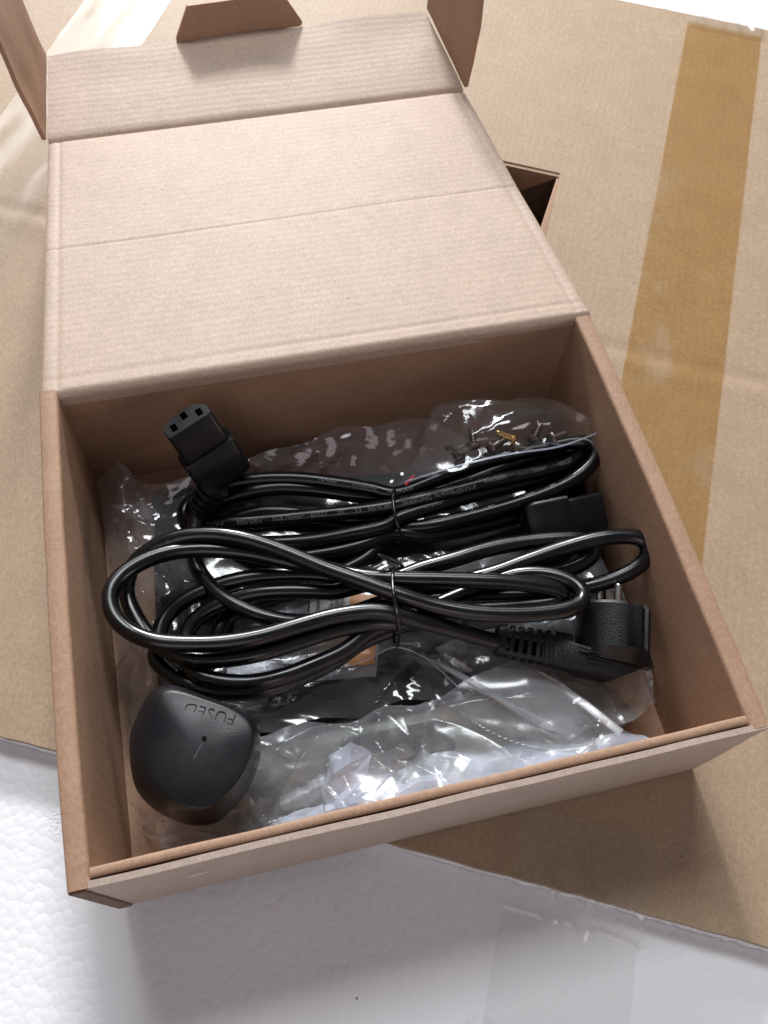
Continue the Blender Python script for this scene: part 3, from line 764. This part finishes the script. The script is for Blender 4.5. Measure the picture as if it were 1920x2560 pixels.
# EU plug
def eu_plug(parent):
    c0 = np.array(at(1530, 1607, .037))                  # centre of the hub
    e1 = img_dir(.12, -1.0); e1[2] = .17; e1 /= np.linalg.norm(e1)      # the way the pins point
    e3 = EZ + 0.10 * img_dir(0, 1); e3 = e3 - e1 * (e3 @ e1); e3 /= np.linalg.norm(e3)
    e2 = np.cross(e1, e3)                                # to the right in the picture
    if e2 @ CR < 0: e2 = -e2
    P = lambda a, b, c: c0 + e2 * a + e1 * b + e3 * c
    def D(x, y, c):                                      # (x, y) read off an enlargement, on the level c of the plug
        px, py = 1200 + .2893 * x, 1400 + .2894 * y
        d = CM @ np.array([(px - 960) / FPX, -(py - 1280) / FPX, -1.0]); t = ((c0 + e3 * c - CAM) @ e3) / (d @ e3)
        q = CAM + d * t - c0; return q @ e2, q @ e1
    RH = .0172
    # hub: disc with earth-clip notch and side grooves
    prof = []
    for k in range(144):
        a = 2 * math.pi * k / 144; r = RH
        ang = (math.degrees(a) + 180) % 360 - 180
        if 60 < ang < 84: r = RH - .0036
        if 40 < ang < 56: r = RH - .0014
        if -106 < ang < -74: r = RH - .0022
        prof.append((r * math.cos(a), r * math.sin(a)))
    mb = MB(); mb.loft([[P(a * k, b, c * k) for a, c in prof] for b, k in [(-.004, 1), (.0155, 1), (.0168, .96)]])
    hub = mb.build('plug_hub', M['rubber'], parent, smooth=25)
    # body: wedge behind the hub running left into the cable sleeve
    rings = []
    for bx_, by_, fx_, fy_, ct, cl in [(540, 622, 530, 870, .0066, -.0060), (620, 640, 610, 890, .0070, -.0064), (720, 668, 760, 918, .0078, -.0070), (830, 712, 900, 950, .0100, -.0120), (1000, 765, 1080, 985, .0112, -.0165), (1130, 800, 1215, 1012, .0115, -.0185), (1300, 850, 1340, 965, .0106, -.0165), (1425, 880, 1435, 916, .0098, -.0105)]:
        (a0, q0_), (a1, q1_) = D(bx_, by_, ct), D(fx_, fy_, ct)
        if a0 > -.0200: q0_ = min(q0_, -.0038)
        rings.append([P(a0, q0_, cl), P(a0, q0_, ct), P(a1, q1_, ct), P(a1, q1_, cl)])
    mb = MB(); mb.loft(rings); mb.build('plug_body', M['rubber'], parent, smooth=32, bevel=.0006, bseg=2)
    # smooth cheek falling from the hub's rim to the wedge
    rings = []
    for i in range(25):
        f = i / 24; q = R(168 - 156 * f)
        ar = (RH * .985 * math.cos(q), -.0036, RH * .985 * math.sin(q)); ln = (-.0172 + .0338 * f, -.0085 - .0030 * f, .0108 + .0018 * math.sin(math.pi * f))
        rings.append([P(*ar), P(*ln), P(ln[0], ln[1], .002), P(ar[0], ar[1], .002)])
    mb = MB(); mb.loft(rings); mb.build('plug_cheek', M['rubber_fine'], parent, smooth=40)
    # thin grip lines on the wedge
    for x0, y0, x1, y1, c0_, c1_ in [(845, 752, 1195, 862, .0112, .0118), (920, 830, 1160, 893, .0104, .0110), (920, 868, 1120, 930, .0100, .0105), (1050, 985, 1215, 1000, .0094, .0100)]:
        p0, p1 = P(*D(x0, y0, c0_), c0_ + .0008), P(*D(x1, y1, c1_), c1_ + .0008)
        mb = MB(); tube(mb, [p0, (p0 + p1) / 2 + e3 * .0003, p1], .0004, 6); mb.build('grip_line', M['rubber'], parent, smooth=50)
    # pins
    for px_, (pa, pl) in ((-.0074, (.002, .0262)), (-.0011, (.0105, .0262))):
        a = px_; pc_ = pa
        n = 24; rr = lambda f: .0018 if f < .9 else .0018 * math.sqrt(max(.02, 1 - ((f - .9) / .1) ** 2))
        mb = MB(); tube(mb, np.linspace(P(a, .0150, pc_), P(a, pl, pc_), 30), rr, 16); mb.build('pin', M['steel'], parent, smooth=50)
    # slotted cable sleeve
    sa = P(*D(640, 772, .001), .0005); sb = P(*D(135, 688, .001), .0015)
    ax = sb - sa; Ls = np.linalg.norm(ax); ax /= Ls; bx = e1 - ax * (e1 @ ax); bx /= np.linalg.norm(bx); cx = np.cross(ax, bx)
    if cx @ e3 < 0: cx = -cx
    S = lambda t, b, c: sa + ax * t * Ls + bx * b + cx * c
    core = MB(); core.loft([[S(t, .0052 * math.cos(q), .0042 * math.sin(q)) for q in np.linspace(0, 2 * math.pi, 17)[:-1]] for t in (-.1, 1.0)])
    core.build('sleeve_core', M['hole'], parent, smooth=50)  # core coloured as the shade between the ribs
    sec = round_poly([(-.0078, -.0066), (.0078, -.0066), (.0078, .0054), (.0060, .0072), (-.0058, .0072), (-.0078, .0054)], .0012, 3)
    def ring(t0, t1, k0, k1, nm):
        mb = MB(); mb.loft([[S(t, b * k, c * k) for b, c in sec] for t, k in [(t0, k0), (t1, k1)]]); mb.build(nm, M['rubber'], parent, smooth=30, bevel=.0003)
    ring(-.25, .06, 1.03, 1.0, 'sleeve_base'); ring(.86, 1.0, .93, .82, 'sleeve_end')
    for q in range(5):
        t = .13 + q * .148; ring(t, t + .078, 1.0 - .02 * q, .99 - .02 * q, 'sleeve_rib')
    for bb in (.0012,):                                  # spine between the slot rows
        mb = MB(); mb.hexa([S(.0, bb - .0003, .002), S(.92, bb - .0003, .002), S(.92, bb + .0034, .002), S(.0, bb + .0034, .002), S(.0, bb - .0003, .0071), S(.92, bb - .0003, .0064), S(.92, bb + .0034, .0064), S(.0, bb + .0034, .0071)])
        mb.build('sleeve_spine', M['rubber'], parent, bevel=.0004, smooth=30)
        mb = MB(); mb.hexa([S(.0, -.0074, .002), S(.92, -.0068, .002), S(.92, -.0050, .002), S(.0, -.0056, .002), S(.0, -.0074, .0062), S(.92, -.0068, .0056), S(.92, -.0050, .0060), S(.0, -.0056, .0066)])
        mb.build('sleeve_spine', M['rubber'], parent, bevel=.0004, smooth=30)
    return S
eu_plug(fc)

def tie(parent, top, zlow, tail=None):
    P = trace(top); c = P[::-1].copy(); c[:, 2] = zlow; c = c[1:-1] if len(c) > 3 else c
    loop = np.vstack([P, c, P[:1]])
    mb = MB(); tube(mb, spline(loop, .0007), .00085, 10)
    if tail: tube(mb, spline(trace(tail), .0007), .0008, 10)
    return mb.build('twist_tie', M['wire'], parent, smooth=60)
tie(fc, 'b 188 1000 52; b 178 1035 59; b 178 1080 60.5; b 184 1150 62.8; b 196 1215 61; b 206 1275 61; b 216 1345 55; b 214 1362 50', .034,
    'b 96 932 62; b 120 938 62; b 160 952 60; b 205 972 57; b 238 1000 54; b 200 1008 52; b 160 1012 50')

# ---- back cord: UK plug + straight connector
bc = thing('power_cord', 'dull black power cord with white printed text and a fused three-pin plug, coiled behind', 'power cord', at(985, 1320, .023))
BPTS = trace('''c 420 330 46; c 425 250 38; c 410 170 32; a 648 1420 31; a 668 1350 32; a 705 1285 32; a 780 1235 31; a 900 1190 29; a 1100 1130 28; a 1300 1040 28; a 1500 930 29; b 160 800 31; b 235 790 34;
b 400 772 37; b 600 725 38; b 800 670 40; b 1000 602 42; b 1150 532 44; b 1255 448 45; b 1290 375 45; b 1255 325 44; b 1165 318 42; b 1000 352 40; b 800 395 38; b 600 450 37; b 400 528 37; b 190 600 37;
a 1500 572 37; a 1300 540 37; a 1100 518 36; a 900 520 35; a 720 548 33; a 580 600 30; a 500 660 28; a 480 725 28; a 540 765 30; a 650 762 33; a 760 756 35; a 900 746 36; a 1200 716 38; a 1450 690 39; a 1640 660 40;
b 300 636 42; b 450 602 42; b 700 538 42; b 900 496 42; b 1080 455 41; b 1180 415 40; b 1200 370 38; b 1130 355 36; b 1000 385 35; b 800 450 34; b 500 560 33; b 195 625 33;
a 1400 605 33; a 1200 578 33; a 1000 568 33; a 850 588 32; a 680 640 30; a 560 720 28; a 560 800 27; a 680 850 28; a 850 868 31; a 1000 868 33; a 1200 852 34; a 1400 815 36; a 1600 768 38; b 200 738 39;
b 400 670 39; b 640 600 38; b 850 552 37; b 1020 510 36; b 1120 450 33; b 1080 410 31; b 900 460 29; b 500 610 28; b 200 690 29;
a 1500 740 29; a 1200 716 29; a 1000 698 30; a 870 705 29; a 720 760 27; a 680 850 26; a 800 930 27; a 1000 950 29; a 1250 925 31; a 1450 880 32; b 200 815 34;
b 350 830 33; b 550 800 32; b 760 752 31; b 900 712 31; b 960 708 31''')
bpath = spline(BPTS)
mb = MB(); tube(mb, bpath, CRAD, 16); bcab = mb.build('cable', M['cable_dull'], bc, smooth=70)
for body, pos, ang in [('V-F', A3(668, 765), 0), ('300/500V', A3(770, 757), 0), ('3G0.75mm\u00b2', A3(958, 742), .1), ('60227', A3(1180, 722), .1), ('IEC', A3(1312, 708), .1), ('53', A3(1405, 700), .1), ('NSW2820', A3(1475, 690), .1),
                  ('WASUNG', B4(222, 650), .0), ('N/4000', B4(395, 612), .1), ('H05VV-F', B4(500, 590), -.1), ('300/500V', B4(660, 548), .35), ('3G0.75mm\u00b2', B4(850, 505), .4), ('60227', B4(1065, 458), .4)]:
    text_on_path('printed_text', bpath, *pos, body, .0033, M['print'], bcab, CRAD, ang=ang)
text_on_path('printed_text', bpath, *B4(330, 690), '\u25C1VDE\u25B7', .0033, M['print'], bcab, CRAD, ang=.4)
for body, pos in [('WASUNG', A3(1400, 560)), ('N/4000', A3(1215, 530)), ('NSW2820', A3(1590, 590))]:
    text_on_path('printed_text', bpath, *pos, body, .003, M['print'], bcab, CRAD, ang=.3)
tie(bc, 'b 190 568 44; b 180 610 46.5; b 184 670 47; b 196 740 46; b 215 800 42; b 240 846 36', .024)
# straight connector by the right wall
cc = np.array(at(*B4(1318, 715), .036)); 
c13(bc, cc, np.array([.95, .0, .05]) + .0 * EZ, img_dir(0, 1) , blen=.022, flen=.018)
strain_relief(bc, np.array(at(*B4(975, 712), .035)), np.array(at(*B4(880, 728), .032)), .0070, .0048, 4)

# UK plug
def uk_plug(parent):
    zt = .0735
    out = [(150, 480), (158, 435), (200, 340), (248, 258), (300, 222), (360, 214), (430, 232), (520, 272), (610, 305), (700, 340), (762, 378), (793, 440), (796, 500), (788, 560), (760, 640), (725, 710), (680, 765), (610, 835), (575, 865), (535, 880), (480, 886), (420, 880), (340, 852), (270, 815), (215, 765), (180, 715), (162, 650), (153, 560)]
    inn = [(286, 470), (290, 420), (296, 350), (304, 292), (326, 262), (366, 250), (430, 258), (520, 290), (610, 318), (690, 354), (738, 396), (758, 440), (756, 500), (742, 560), (720, 620), (690, 672), (652, 715), (600, 770), (570, 795), (535, 808), (490, 812), (440, 800), (385, 770), (345, 730), (318, 690), (300, 640), (288, 590), (284, 530)]
    zo = zt - .015
    O = np.array([at(*C5(*q), zo) for q in out]); I = np.array([at(*C5(*q), zt) for q in inn])
    c = I.mean(0)
    rings = []
    B = O.copy(); cb = O.mean(0); 
    lowb = cb + (O - cb) * .955; lowb[:, 2] = .044
    rings.append(lowb)
    b2 = cb + (O - cb) * .985; b2[:, 2] = .0475; rings.append(b2)
    rings.append(O)
    for f, g in [(.25, .50), (.6, .85), (.88, .975), (1.0, 1.0)]:
        r = O + (I - O) * f; r[:, 2] = zo + (zt - zo) * g; rings.append(r)
    for k, dz in [(.93, .0003), (.8, .0008), (.5, .0015), (.2, .0018)]:
        r = c + (I - c) * k; r[:, 2] = zt + dz; rings.append(r)
    mb = MB(); mb.loft(rings); body = mb.build('plug_body', M['rubber_fine'], parent, smooth=60)
    sm = body.modifiers.new('subsurf', 'SUBSURF'); sm.levels = sm.render_levels = 2
    # base plate and pins
    mb = MB(); r1 = cb + (O - cb) * .93; r1[:, 2] = .0435; r2 = r1.copy(); r2[:, 2] = .0395; mb.loft([r2, r1]); mb.build('plug_base', M['rubber_fine'], parent, bevel=.0008, smooth=40)
    for dx, dy in [(-.011, .004), (.011, .004), (0, -.014)]:
        mb = MB(); mb.box(cb[0] + dx - .0032, cb[1] + dy - .002, .0235, cb[0] + dx + .0032, cb[1] + dy + .002, .0398); mb.build('pin', M['brass'], parent, bevel=.0005)
    # raised lettering, a near-black stud painted as the hole's shade, and scratch
    ctr = at(*C5(545, 372), zt); a0 = at(*C5(648, 402), zt); a1 = at(*C5(430, 348), zt)
    xd = a1 - a0; xd /= np.linalg.norm(xd); yd = np.cross(EZ, xd)
    V, F = text_mesh('FUSED', .0066, 'CENTER', fat=-.00014)
    top = [(ctr + xd * a * 1.12 + yd * (b - .0035) + EZ * .00105) for a, b, _ in V]
    n = len(top); E_ = {}
    for f in F:
        for p_, q_ in zip(f, f[1:] + f[:1]): E_[(p_, q_)] = 1
    sides = [(a, b, b + n, a + n) for (a, b) in E_ if (b, a) not in E_]
    build('raised_lettering', top + [p - EZ * .003 for p in top], list(F) + sides, M['rubber_fine'], body)
    h = at(*C5(524, 481), zt); mb = MB(); th = np.linspace(0, 2 * math.pi, 17)[:-1]
    mb.loft([[h + np.array([.0010 * math.cos(q), .0010 * math.sin(q), dz]) for q in th] for dz in (-.002, .0020)]); mb.build('screw_hole_shade', M['hole'], body)
    s0, s1 = at(*C5(515, 495), zt + .0019), at(*C5(472, 572), zt + .0019)
    mb = MB(); tube(mb, [s0, (s0 + s1) / 2, s1], .00013, 6); mb.build('scratch', M['print'], body)
uk_plug(bc)

# ------------------------------------------------------------------ plastic bags
def crumple(x, y, seed, scale=30.0, octs=4, sharp=1.0):
    rg = np.random.RandomState(seed); h = np.zeros_like(x)
    wx = .012 * np.sin(x * 47 + seed) + .009 * np.sin(y * 61 + 2 * seed); wy = .012 * np.sin(y * 53 + 3 * seed) + .008 * np.sin(x * 71 + seed)
    a = 1.0; f = scale
    for o in range(octs):
        for k in range(2):
            th = rg.uniform(0, math.pi); ph = rg.uniform(0, 1)
            q = ((x + wx) * math.cos(th) + (y + wy) * math.sin(th)) * f * rg.uniform(.7, 1.3) + ph
            t = np.abs((q % 1.0) - .5) * 2
            h += a * (t ** 1.3 - .5)
        a *= .42; f *= 1.9
    # long sharp folds and a few flat facets
    cx, cy = x.mean(), y.mean(); ext = max(x.max() - x.min(), y.max() - y.min())
    for k in range(26):
        th = rg.uniform(0, math.pi); px, py = rg.uniform(x.min(), x.max()), rg.uniform(y.min(), y.max())
        bend = rg.uniform(-6, 6)
        along = (x - px) * math.cos(th) + (y - py) * math.sin(th)
        d = -(x - px) * math.sin(th) + (y - py) * math.cos(th) + bend * along ** 2
        ln = rg.uniform(.15, .4) * ext; wd = rg.uniform(.0015, .006)
        h += rg.uniform(.4, 1.2) * np.exp(-np.abs(d) / wd) * np.exp(-(along / ln) ** 2) * rg.choice([1, 1, -1])
    pts = np.stack([rg.uniform(x.min(), x.max(), 26), rg.uniform(y.min(), y.max(), 26)], 1)
    gr = rg.uniform(-14, 14, (26, 2))
    D = np.sqrt((x[..., None] - pts[:, 0]) ** 2 + (y[..., None] - pts[:, 1]) ** 2)
    pl = gr[:, 0] * (x[..., None] - pts[:, 0]) + gr[:, 1] * (y[..., None] - pts[:, 1]) - D * 18
    h += pl.max(axis=-1)
    return h

def interp_rows(rows, nu, nv):
    """rows of (px,py,mm) control points -> smooth grid of points"""
    G = np.array([[at(a, b, c / 1000) for a, b, c in r] for r in rows])
    def cat(A, n):
        k = len(A); E_ = np.concatenate([[2 * A[0] - A[1]], A, [2 * A[-1] - A[-2]]]); out = []
        for t in np.linspace(0, k - 1, n):
            i = min(int(t), k - 2); f = t - i; p0, p1, p2, p3 = E_[i], E_[i + 1], E_[i + 2], E_[i + 3]
            out.append(.5 * (2 * p1 + (p2 - p0) * f + (2 * p0 - 5 * p1 + 4 * p2 - p3) * f * f + (3 * p1 - p0 - 3 * p2 + p3) * f ** 3))
        return np.array(out)
    H = cat(G, nv)                                      # nv x cols x 3
    return np.stack([cat(H[j], nu) for j in range(nv)])

def bag_film(name, rows, nu, nv, amp, seed, m, parent=None, scale=30, octs=4, minz=.0045, edge_amp=.0015, back=.0012):
    P = interp_rows(rows, nu, nv)
    du = np.gradient(P, axis=1); dv = np.gradient(P, axis=0); N = np.cross(du, dv); N /= np.linalg.norm(N, axis=2)[:, :, None] + 1e-12
    if N[..., 2].mean() < 0: N = -N
    h = crumple(P[..., 0] + P[..., 2] * .5, P[..., 1] + P[..., 2] * .4, seed, scale, octs)
    u = np.linspace(0, 1, nu)[None, :]; v = np.linspace(0, 1, nv)[:, None]
    P = P + N * (h * amp)[..., None]
    P[..., 0] += edge_amp * np.sin(P[..., 1] * 190 + seed) * (np.abs(u - .5) * 2) ** 4
    P[..., 1] += edge_amp * np.sin(P[..., 0] * 160 + seed) * (np.abs(v - .5) * 2) ** 4
    P[..., 2] = np.maximum(P[..., 2], minz)
    P[..., 1] = np.clip(P[..., 1], .0102, BD - .0065); P[..., 0] = np.clip(P[..., 0], .0098, BW - .0098)
    n = nu * nv
    F = [(j * nu + i, j * nu + i + 1, (j + 1) * nu + i + 1, (j + 1) * nu + i) for j in range(nv - 1) for i in range(nu - 1)]
    return build(name, P.reshape(-1, 3), F, m, parent, smooth=28)

big = thing('clear_bag', 'large crumpled clear plastic bag spread over the black panel on the box floor', 'plastic bag', at(700, 1600, .004))
bag_film('bag_film', [[(262, 1175, 20), (420, 1205, 34), (620, 1150, 38), (860, 1072, 40), (1085, 1045, 38)],
                      [(262, 1290, 10), (400, 1290, 25), (650, 1250, 25), (900, 1200, 25), (1250, 1160, 25)],
                      [(278, 1450, 8), (420, 1450, 25), (700, 1450, 25), (1000, 1400, 25), (1380, 1330, 25)],
                      [(290, 1650, 8), (430, 1650, 25), (700, 1640, 25), (1000, 1600, 25), (1500, 1500, 25)],
                      [(312, 1880, 8), (440, 1850, 25), (700, 1820, 26), (950, 1770, 26), (1180, 1722, 26)]], 150, 150, .0014, 11, M['film'], big, scale=26)
bag_film('bag_corner', [[(250, 1200, 26), (300, 1160, 36), (345, 1205, 30)], [(252, 1250, 18), (300, 1240, 30), (350, 1235, 27)], [(285, 1330, 14), (320, 1300, 28), (400, 1290, 26)]], 40, 40, .0012, 5, M['film'], big, scale=50)
bag_film('bag_fold', [[(252, 1240, 20), (310, 1260, 30), (370, 1250, 28)], [(280, 1420, 12), (340, 1420, 26), (392, 1420, 27)], [(290, 1650, 10), (350, 1660, 24), (400, 1640, 27)], [(318, 1900, 8), (360, 1880, 22), (420, 1850, 27)]], 40, 120, .0020, 8, M['film'], big, scale=40)

sb = thing('clear_bag', 'clear bag with curved edge wrapped round the orange labelled sachet', 'plastic bag', at(900, 1560, .024))
bag_film('bag_film', [[(600, 1470, 29), (800, 1428, 32), (1000, 1412, 36), (1080, 1380, 38), (1160, 1400, 36)],
                      [(590, 1560, 29), (780, 1530, 31), (950, 1510, 32), (1080, 1500, 33), (1240, 1480, 32)],
                      [(580, 1640, 28), (760, 1630, 30), (930, 1600, 31), (1060, 1590, 31), (1300, 1560, 30)],
                      [(600, 1700, 27), (790, 1675, 28), (910, 1650, 29), (1020, 1618, 30), (1250, 1640, 28)]], 90, 70, .0012, 23, M['film_thin'], sb, scale=20)

mb = MB(); tube(mb, spline(trace('p 796 1673 29; p 850 1668 29.5; p 905 1655 30; p 950 1632 30.5; p 985 1617 31; p 1030 1628 31; p 1068 1648 31; p 1150 1722 30')), .00028, 6); mb.build('bag_seam', M['film_milky_sheen'], sb, smooth=60)
fb = thing('clear_bag', 'crumpled clear plastic bag round the grey plate along the front wall', 'plastic bag', at(1000, 1900, .004))
bag_film('bag_film', [[(560, 1850, 22), (720, 1822, 24), (900, 1785, 26), (1110, 1735, 27), (1290, 1640, 28)],
                      [(470, 1960, 20), (690, 1930, 26), (920, 1890, 28), (1160, 1835, 30), (1440, 1740, 30)],
                      [(420, 2050, 16), (670, 2020, 28), (930, 1970, 34), (1230, 1905, 36), (1560, 1820, 34)],
                      [(400, 2120, 9), (650, 2090, 26), (950, 2035, 40), (1270, 1960, 42), (1630, 1870, 38)],
                      [(480, 2170, 6), (700, 2140, 20), (980, 2080, 46), (1300, 2000, 48), (1680, 1910, 42)]], 200, 160, .0030, 31, M['film_grey'], fb, scale=8, octs=2)
bag_film('bag_lip', [[(640, 2080, 18), (800, 2010, 34), (1000, 1920, 30), (1250, 1870, 32), (1480, 1850, 34), (1600, 1842, 34)],
                     [(560, 2130, 18), (780, 2060, 30), (1000, 1970, 34), (1280, 1910, 38), (1520, 1880, 40), (1640, 1862, 40)],
                     [(520, 2170, 16), (780, 2110, 34), (1020, 2050, 44), (1300, 1965, 48), (1540, 1905, 50), (1680, 1880, 50)],
                     [(520, 2200, 14), (790, 2140, 30), (1040, 2085, 40), (1320, 2000, 44), (1560, 1940, 44), (1700, 1900, 44)]], 200, 70, .0022, 41, M['film_milky_sheen'], fb, scale=13, octs=4)
def facets(name, pts, tris, m, parent, jit=0.0):
    def post(bm):
        bmesh.ops.subdivide_edges(bm, edges=bm.edges[:], cuts=5, use_grid_fill=True)
        for v in bm.verts:
            q = v.co * 130
            v.co += Vector((noise.noise(q), noise.noise(q + Vector((9, 0, 0))), noise.noise(q + Vector((0, 9, 0))))) * .0013
    return build(name, trace(pts), tris, m, parent, smooth=22, post=post)
def fold_strip(name, rails, n, m, parent, jit=.0006, seed=1):
    rg = np.random.RandomState(seed); rr = []
    for r in rails:
        q = trace(r); t = np.linspace(0, len(q) - 1, n)
        p = np.stack([np.interp(t, np.arange(len(q)), q[:, k]) for k in range(3)], 1)
        rr.append(p + rg.normal(0, jit, p.shape) * np.array([.6, .6, 1]))
    V = np.concatenate(rr); F = [(k * n + i, k * n + i + 1, (k + 1) * n + i + 1, (k + 1) * n + i) for k in range(len(rr) - 1) for i in range(n - 1)]
    return build(name, V, F, m, parent, smooth=12)
facets('bag_peak', 'c 1125 562 50; c 1222 488 60; c 1332 545 52; c 1300 665 44; c 1243 735 42; c 1105 835 30; c 1092 715 40; c 1226 590 60; c 1206 700 52; c 1150 640 55',
       [(0, 1, 9), (1, 7, 9), (1, 2, 7), (2, 3, 7), (7, 3, 8), (3, 4, 8), (9, 7, 8), (0, 9, 6), (9, 8, 6), (6, 8, 5), (8, 4, 5)], M['film_milky_sheen'], fb)
fold_strip('bag_fold', ['c 760 610 30; c 950 590 31; c 1110 545 33', 'c 750 640 33; c 940 620 35; c 1105 575 37', 'c 745 690 29; c 930 660 30; c 1100 620 32'], 14, M['film'], fb, seed=2)
fold_strip('bag_fold', ['c 880 760 26; c 1000 700 30; c 1095 640 34', 'c 890 790 30; c 1010 740 34; c 1098 690 38', 'c 905 830 26; c 1030 790 30; c 1100 740 34'], 12, M['film_grey'], fb, seed=3)
fold_strip('bag_fold', ['c 1330 545 46; c 1420 530 38; c 1480 495 36', 'c 1310 640 42; c 1430 590 38; c 1485 500 37', 'c 1290 700 38; c 1440 640 36; c 1545 540 34'], 12, M['film'], fb, seed=4)
fold_strip('bag_fold', ['c 1100 800 40; c 1300 735 46; c 1480 690 47; c 1659 625 47', 'c 1105 830 45; c 1310 765 51; c 1490 715 52; c 1659 660 52', 'c 1110 860 42; c 1320 800 46; c 1500 750 47; c 1659 700 47'], 26, M['film_milky_sheen'], fb, seed=5)
fold_strip('bag_fold', ['c 720 1000 22; c 800 905 30; c 905 850 36; c 1090 790 40', 'c 760 1005 28; c 840 930 38; c 950 880 44; c 1100 835 46', 'c 800 1000 26; c 880 950 34; c 990 905 40; c 1110 870 42'], 18, M['film_milky_sheen'], fb, seed=6)
fold_strip('bag_fold', ['c 640 960 16; c 690 850 20; c 740 760 24', 'c 680 955 24; c 745 860 29; c 790 765 31', 'c 740 950 18; c 780 860 22; c 850 770 25'], 12, M['film'], fb, seed=7)
bag_film('bag_corner', [[(340, 1990, 10), (380, 2035, 20), (420, 2050, 20)], [(350, 2050, 8), (372, 2080, 16), (440, 2080, 16)], [(365, 2090, 6), (400, 2102, 8), (450, 2120, 9)]], 30, 30, .0008, 3, M['film'], fb, scale=60)

rb = thing('clear_bag', 'smooth clear plastic sleeve under the two-pin plug beside the right wall', 'plastic bag', at(1450, 1650, .004))
bag_film('bag_film', [[(1080, 1610, 26), (1250, 1560, 24), (1400, 1440, 23), (1500, 1380, 24)],
                      [(1180, 1690, 25), (1330, 1640, 23), (1480, 1560, 22), (1580, 1520, 22)],
                      [(1290, 1780, 28), (1420, 1730, 24), (1540, 1680, 22), (1630, 1660, 20)],
                      [(1400, 1860, 34), (1500, 1820, 30), (1590, 1790, 25), (1652, 1760, 20)]], 90, 110, .0018, 61, M['film_grey'], rb, scale=11)

fold_strip('bag_fold', ['e 95 60 33; e 250 165 32; e 480 300 31; e 640 400 29; e 850 500 27', 'e 130 85 38; e 290 175 37; e 520 310 36; e 690 405 34; e 890 490 31', 'e 180 95 33; e 340 180 32; e 570 315 31; e 740 400 30; e 935 480 27'], 24, M['film_grey'], rb, seed=12, jit=.0003)
fold_strip('bag_fold', ['e 0 20 31; e 120 70 33; e 200 60 32', 'e 20 60 35; e 150 105 37; e 260 90 35', 'e 100 110 32; e 210 150 33; e 330 140 32'], 10, M['film'], rb, seed=13)
fold_strip('bag_fold', ['e 130 285 27; e 240 240 28; e 330 210 28', 'e 140 310 31; e 260 275 32; e 370 230 31', 'e 150 340 26; e 280 310 27; e 400 270 27'], 12, M['film'], rb, seed=14)
# bag of screws on the back coil
kb = thing('zip_bag', 'small clear zip bag of screws with a red line, lying on the rear cord', 'plastic bag', at(1230, 1130, .047))
bag_film('bag_film', [[(1090, 1010, 62), (1200, 1000, 70), (1310, 998, 70), (1400, 1008, 64), (1470, 1040, 60)],
                      [(1065, 1080, 58), (1180, 1060, 72), (1300, 1030, 78), (1400, 1045, 70), (1485, 1060, 58)],
                      [(1040, 1150, 54), (1150, 1110, 70), (1280, 1080, 76), (1390, 1085, 66), (1495, 1070, 56)],
                      [(1012, 1205, 48), (1140, 1165, 58), (1270, 1135, 62), (1400, 1115, 58), (1503, 1078, 54)]], 90, 60, .0008, 71, M['film_thin'], kb, scale=20)
bag_film('bag_back', [[(1090, 1010, 60), (1300, 1000, 60), (1470, 1040, 58)], [(1050, 1120, 52), (1280, 1090, 53), (1490, 1065, 54)], [(1012, 1206, 47), (1270, 1138, 52), (1503, 1080, 53)]], 40, 30, .0004, 75, M['film_thin'], kb, scale=40)
mb = MB(); q0, q1 = at(1013, 1212, .0478), at(1035, 1190, .0486); mb2 = [q0, (q0 + q1) / 2, q1]; tube(mb, mb2, .0009, 6); mb.build('zip_line', M['red'], kb, smooth=60)
mb = MB(); tube(mb, spline(trace('p 1012 1205 48.4; p 1140 1166 58.4; p 1270 1136 62.4; p 1400 1116 58.4; p 1503 1079 54.4')), .0004, 6); mb.build('bag_seam', M['film_milky_sheen'], kb, smooth=60)
def screw(px, py, z, ang, tilt, m, L, label):
    p = np.array(at(px, py, z)); t = thing('screw', label, 'screw', p, 'screws in the zip bag')
    d = np.array([math.cos(ang) * math.cos(tilt), math.sin(ang) * math.cos(tilt), math.sin(tilt)])
    mb = MB(); tube(mb, np.linspace(p, p + d * L, 40), lambda f: .0019 * (1 if (f * 9) % 1 < .5 else .82) * (1 if f < .85 else max(.15, (1 - f) / .15)), 10); mb.build('shank', m, t, smooth=40)
    mb = MB(); tube(mb, np.linspace(p - d * .0026, p, 8), lambda f: .0039 * math.sqrt(max(.08, 1 - (1 - f) ** 2 * .9)), 14); mb.build('head', m, t, smooth=50)
SC = [(540, 400, 52, 2.2, .2, 'bronze', 'dark screw in the zip bag, lowest at its left corner'), (620, 330, 56, 1.4, .1, 'bronze', 'dark screw standing upright left in the zip bag'), (720, 350, 57, .4, .1, 'bronze', 'dark screw in the zip bag near its middle'),
      (830, 300, 58, 2.6, .2, 'brass', 'brass screw, the only golden one in the zip bag'), (850, 350, 57, -.4, .0, 'bronze', 'dark screw lying against the brass screw'), (950, 300, 58, .9, .2, 'bronze', 'dark screw right of the middle in the zip bag'), (1050, 300, 56, .2, .0, 'bronze', 'dark screw farthest right in the zip bag')]
for x, y, z, a, t, mm, lb in SC: screw(*B4(x, y), z / 1000, a, t, M[mm], .0095, lb)

# a scrap of white foam on the back wall
p = np.array(at(*A3(1355, 287), .043)); mb = MB()
mb.loft([[p + np.array([.0022 * math.cos(q) + dx, .0008 * math.sin(q), .0007 * math.sin(q + 1) + dz]) for q in np.linspace(0, 2 * math.pi, 9)[:-1]] for dx, dz in [(0, 0), (.0008, .0008), (.0014, .0005)]])
o = mb.build('foam_scrap', M['foam'], None, smooth=60); tag(o, 'tiny white foam scrap caught on the clear bag by the back wall', 'foam scrap')
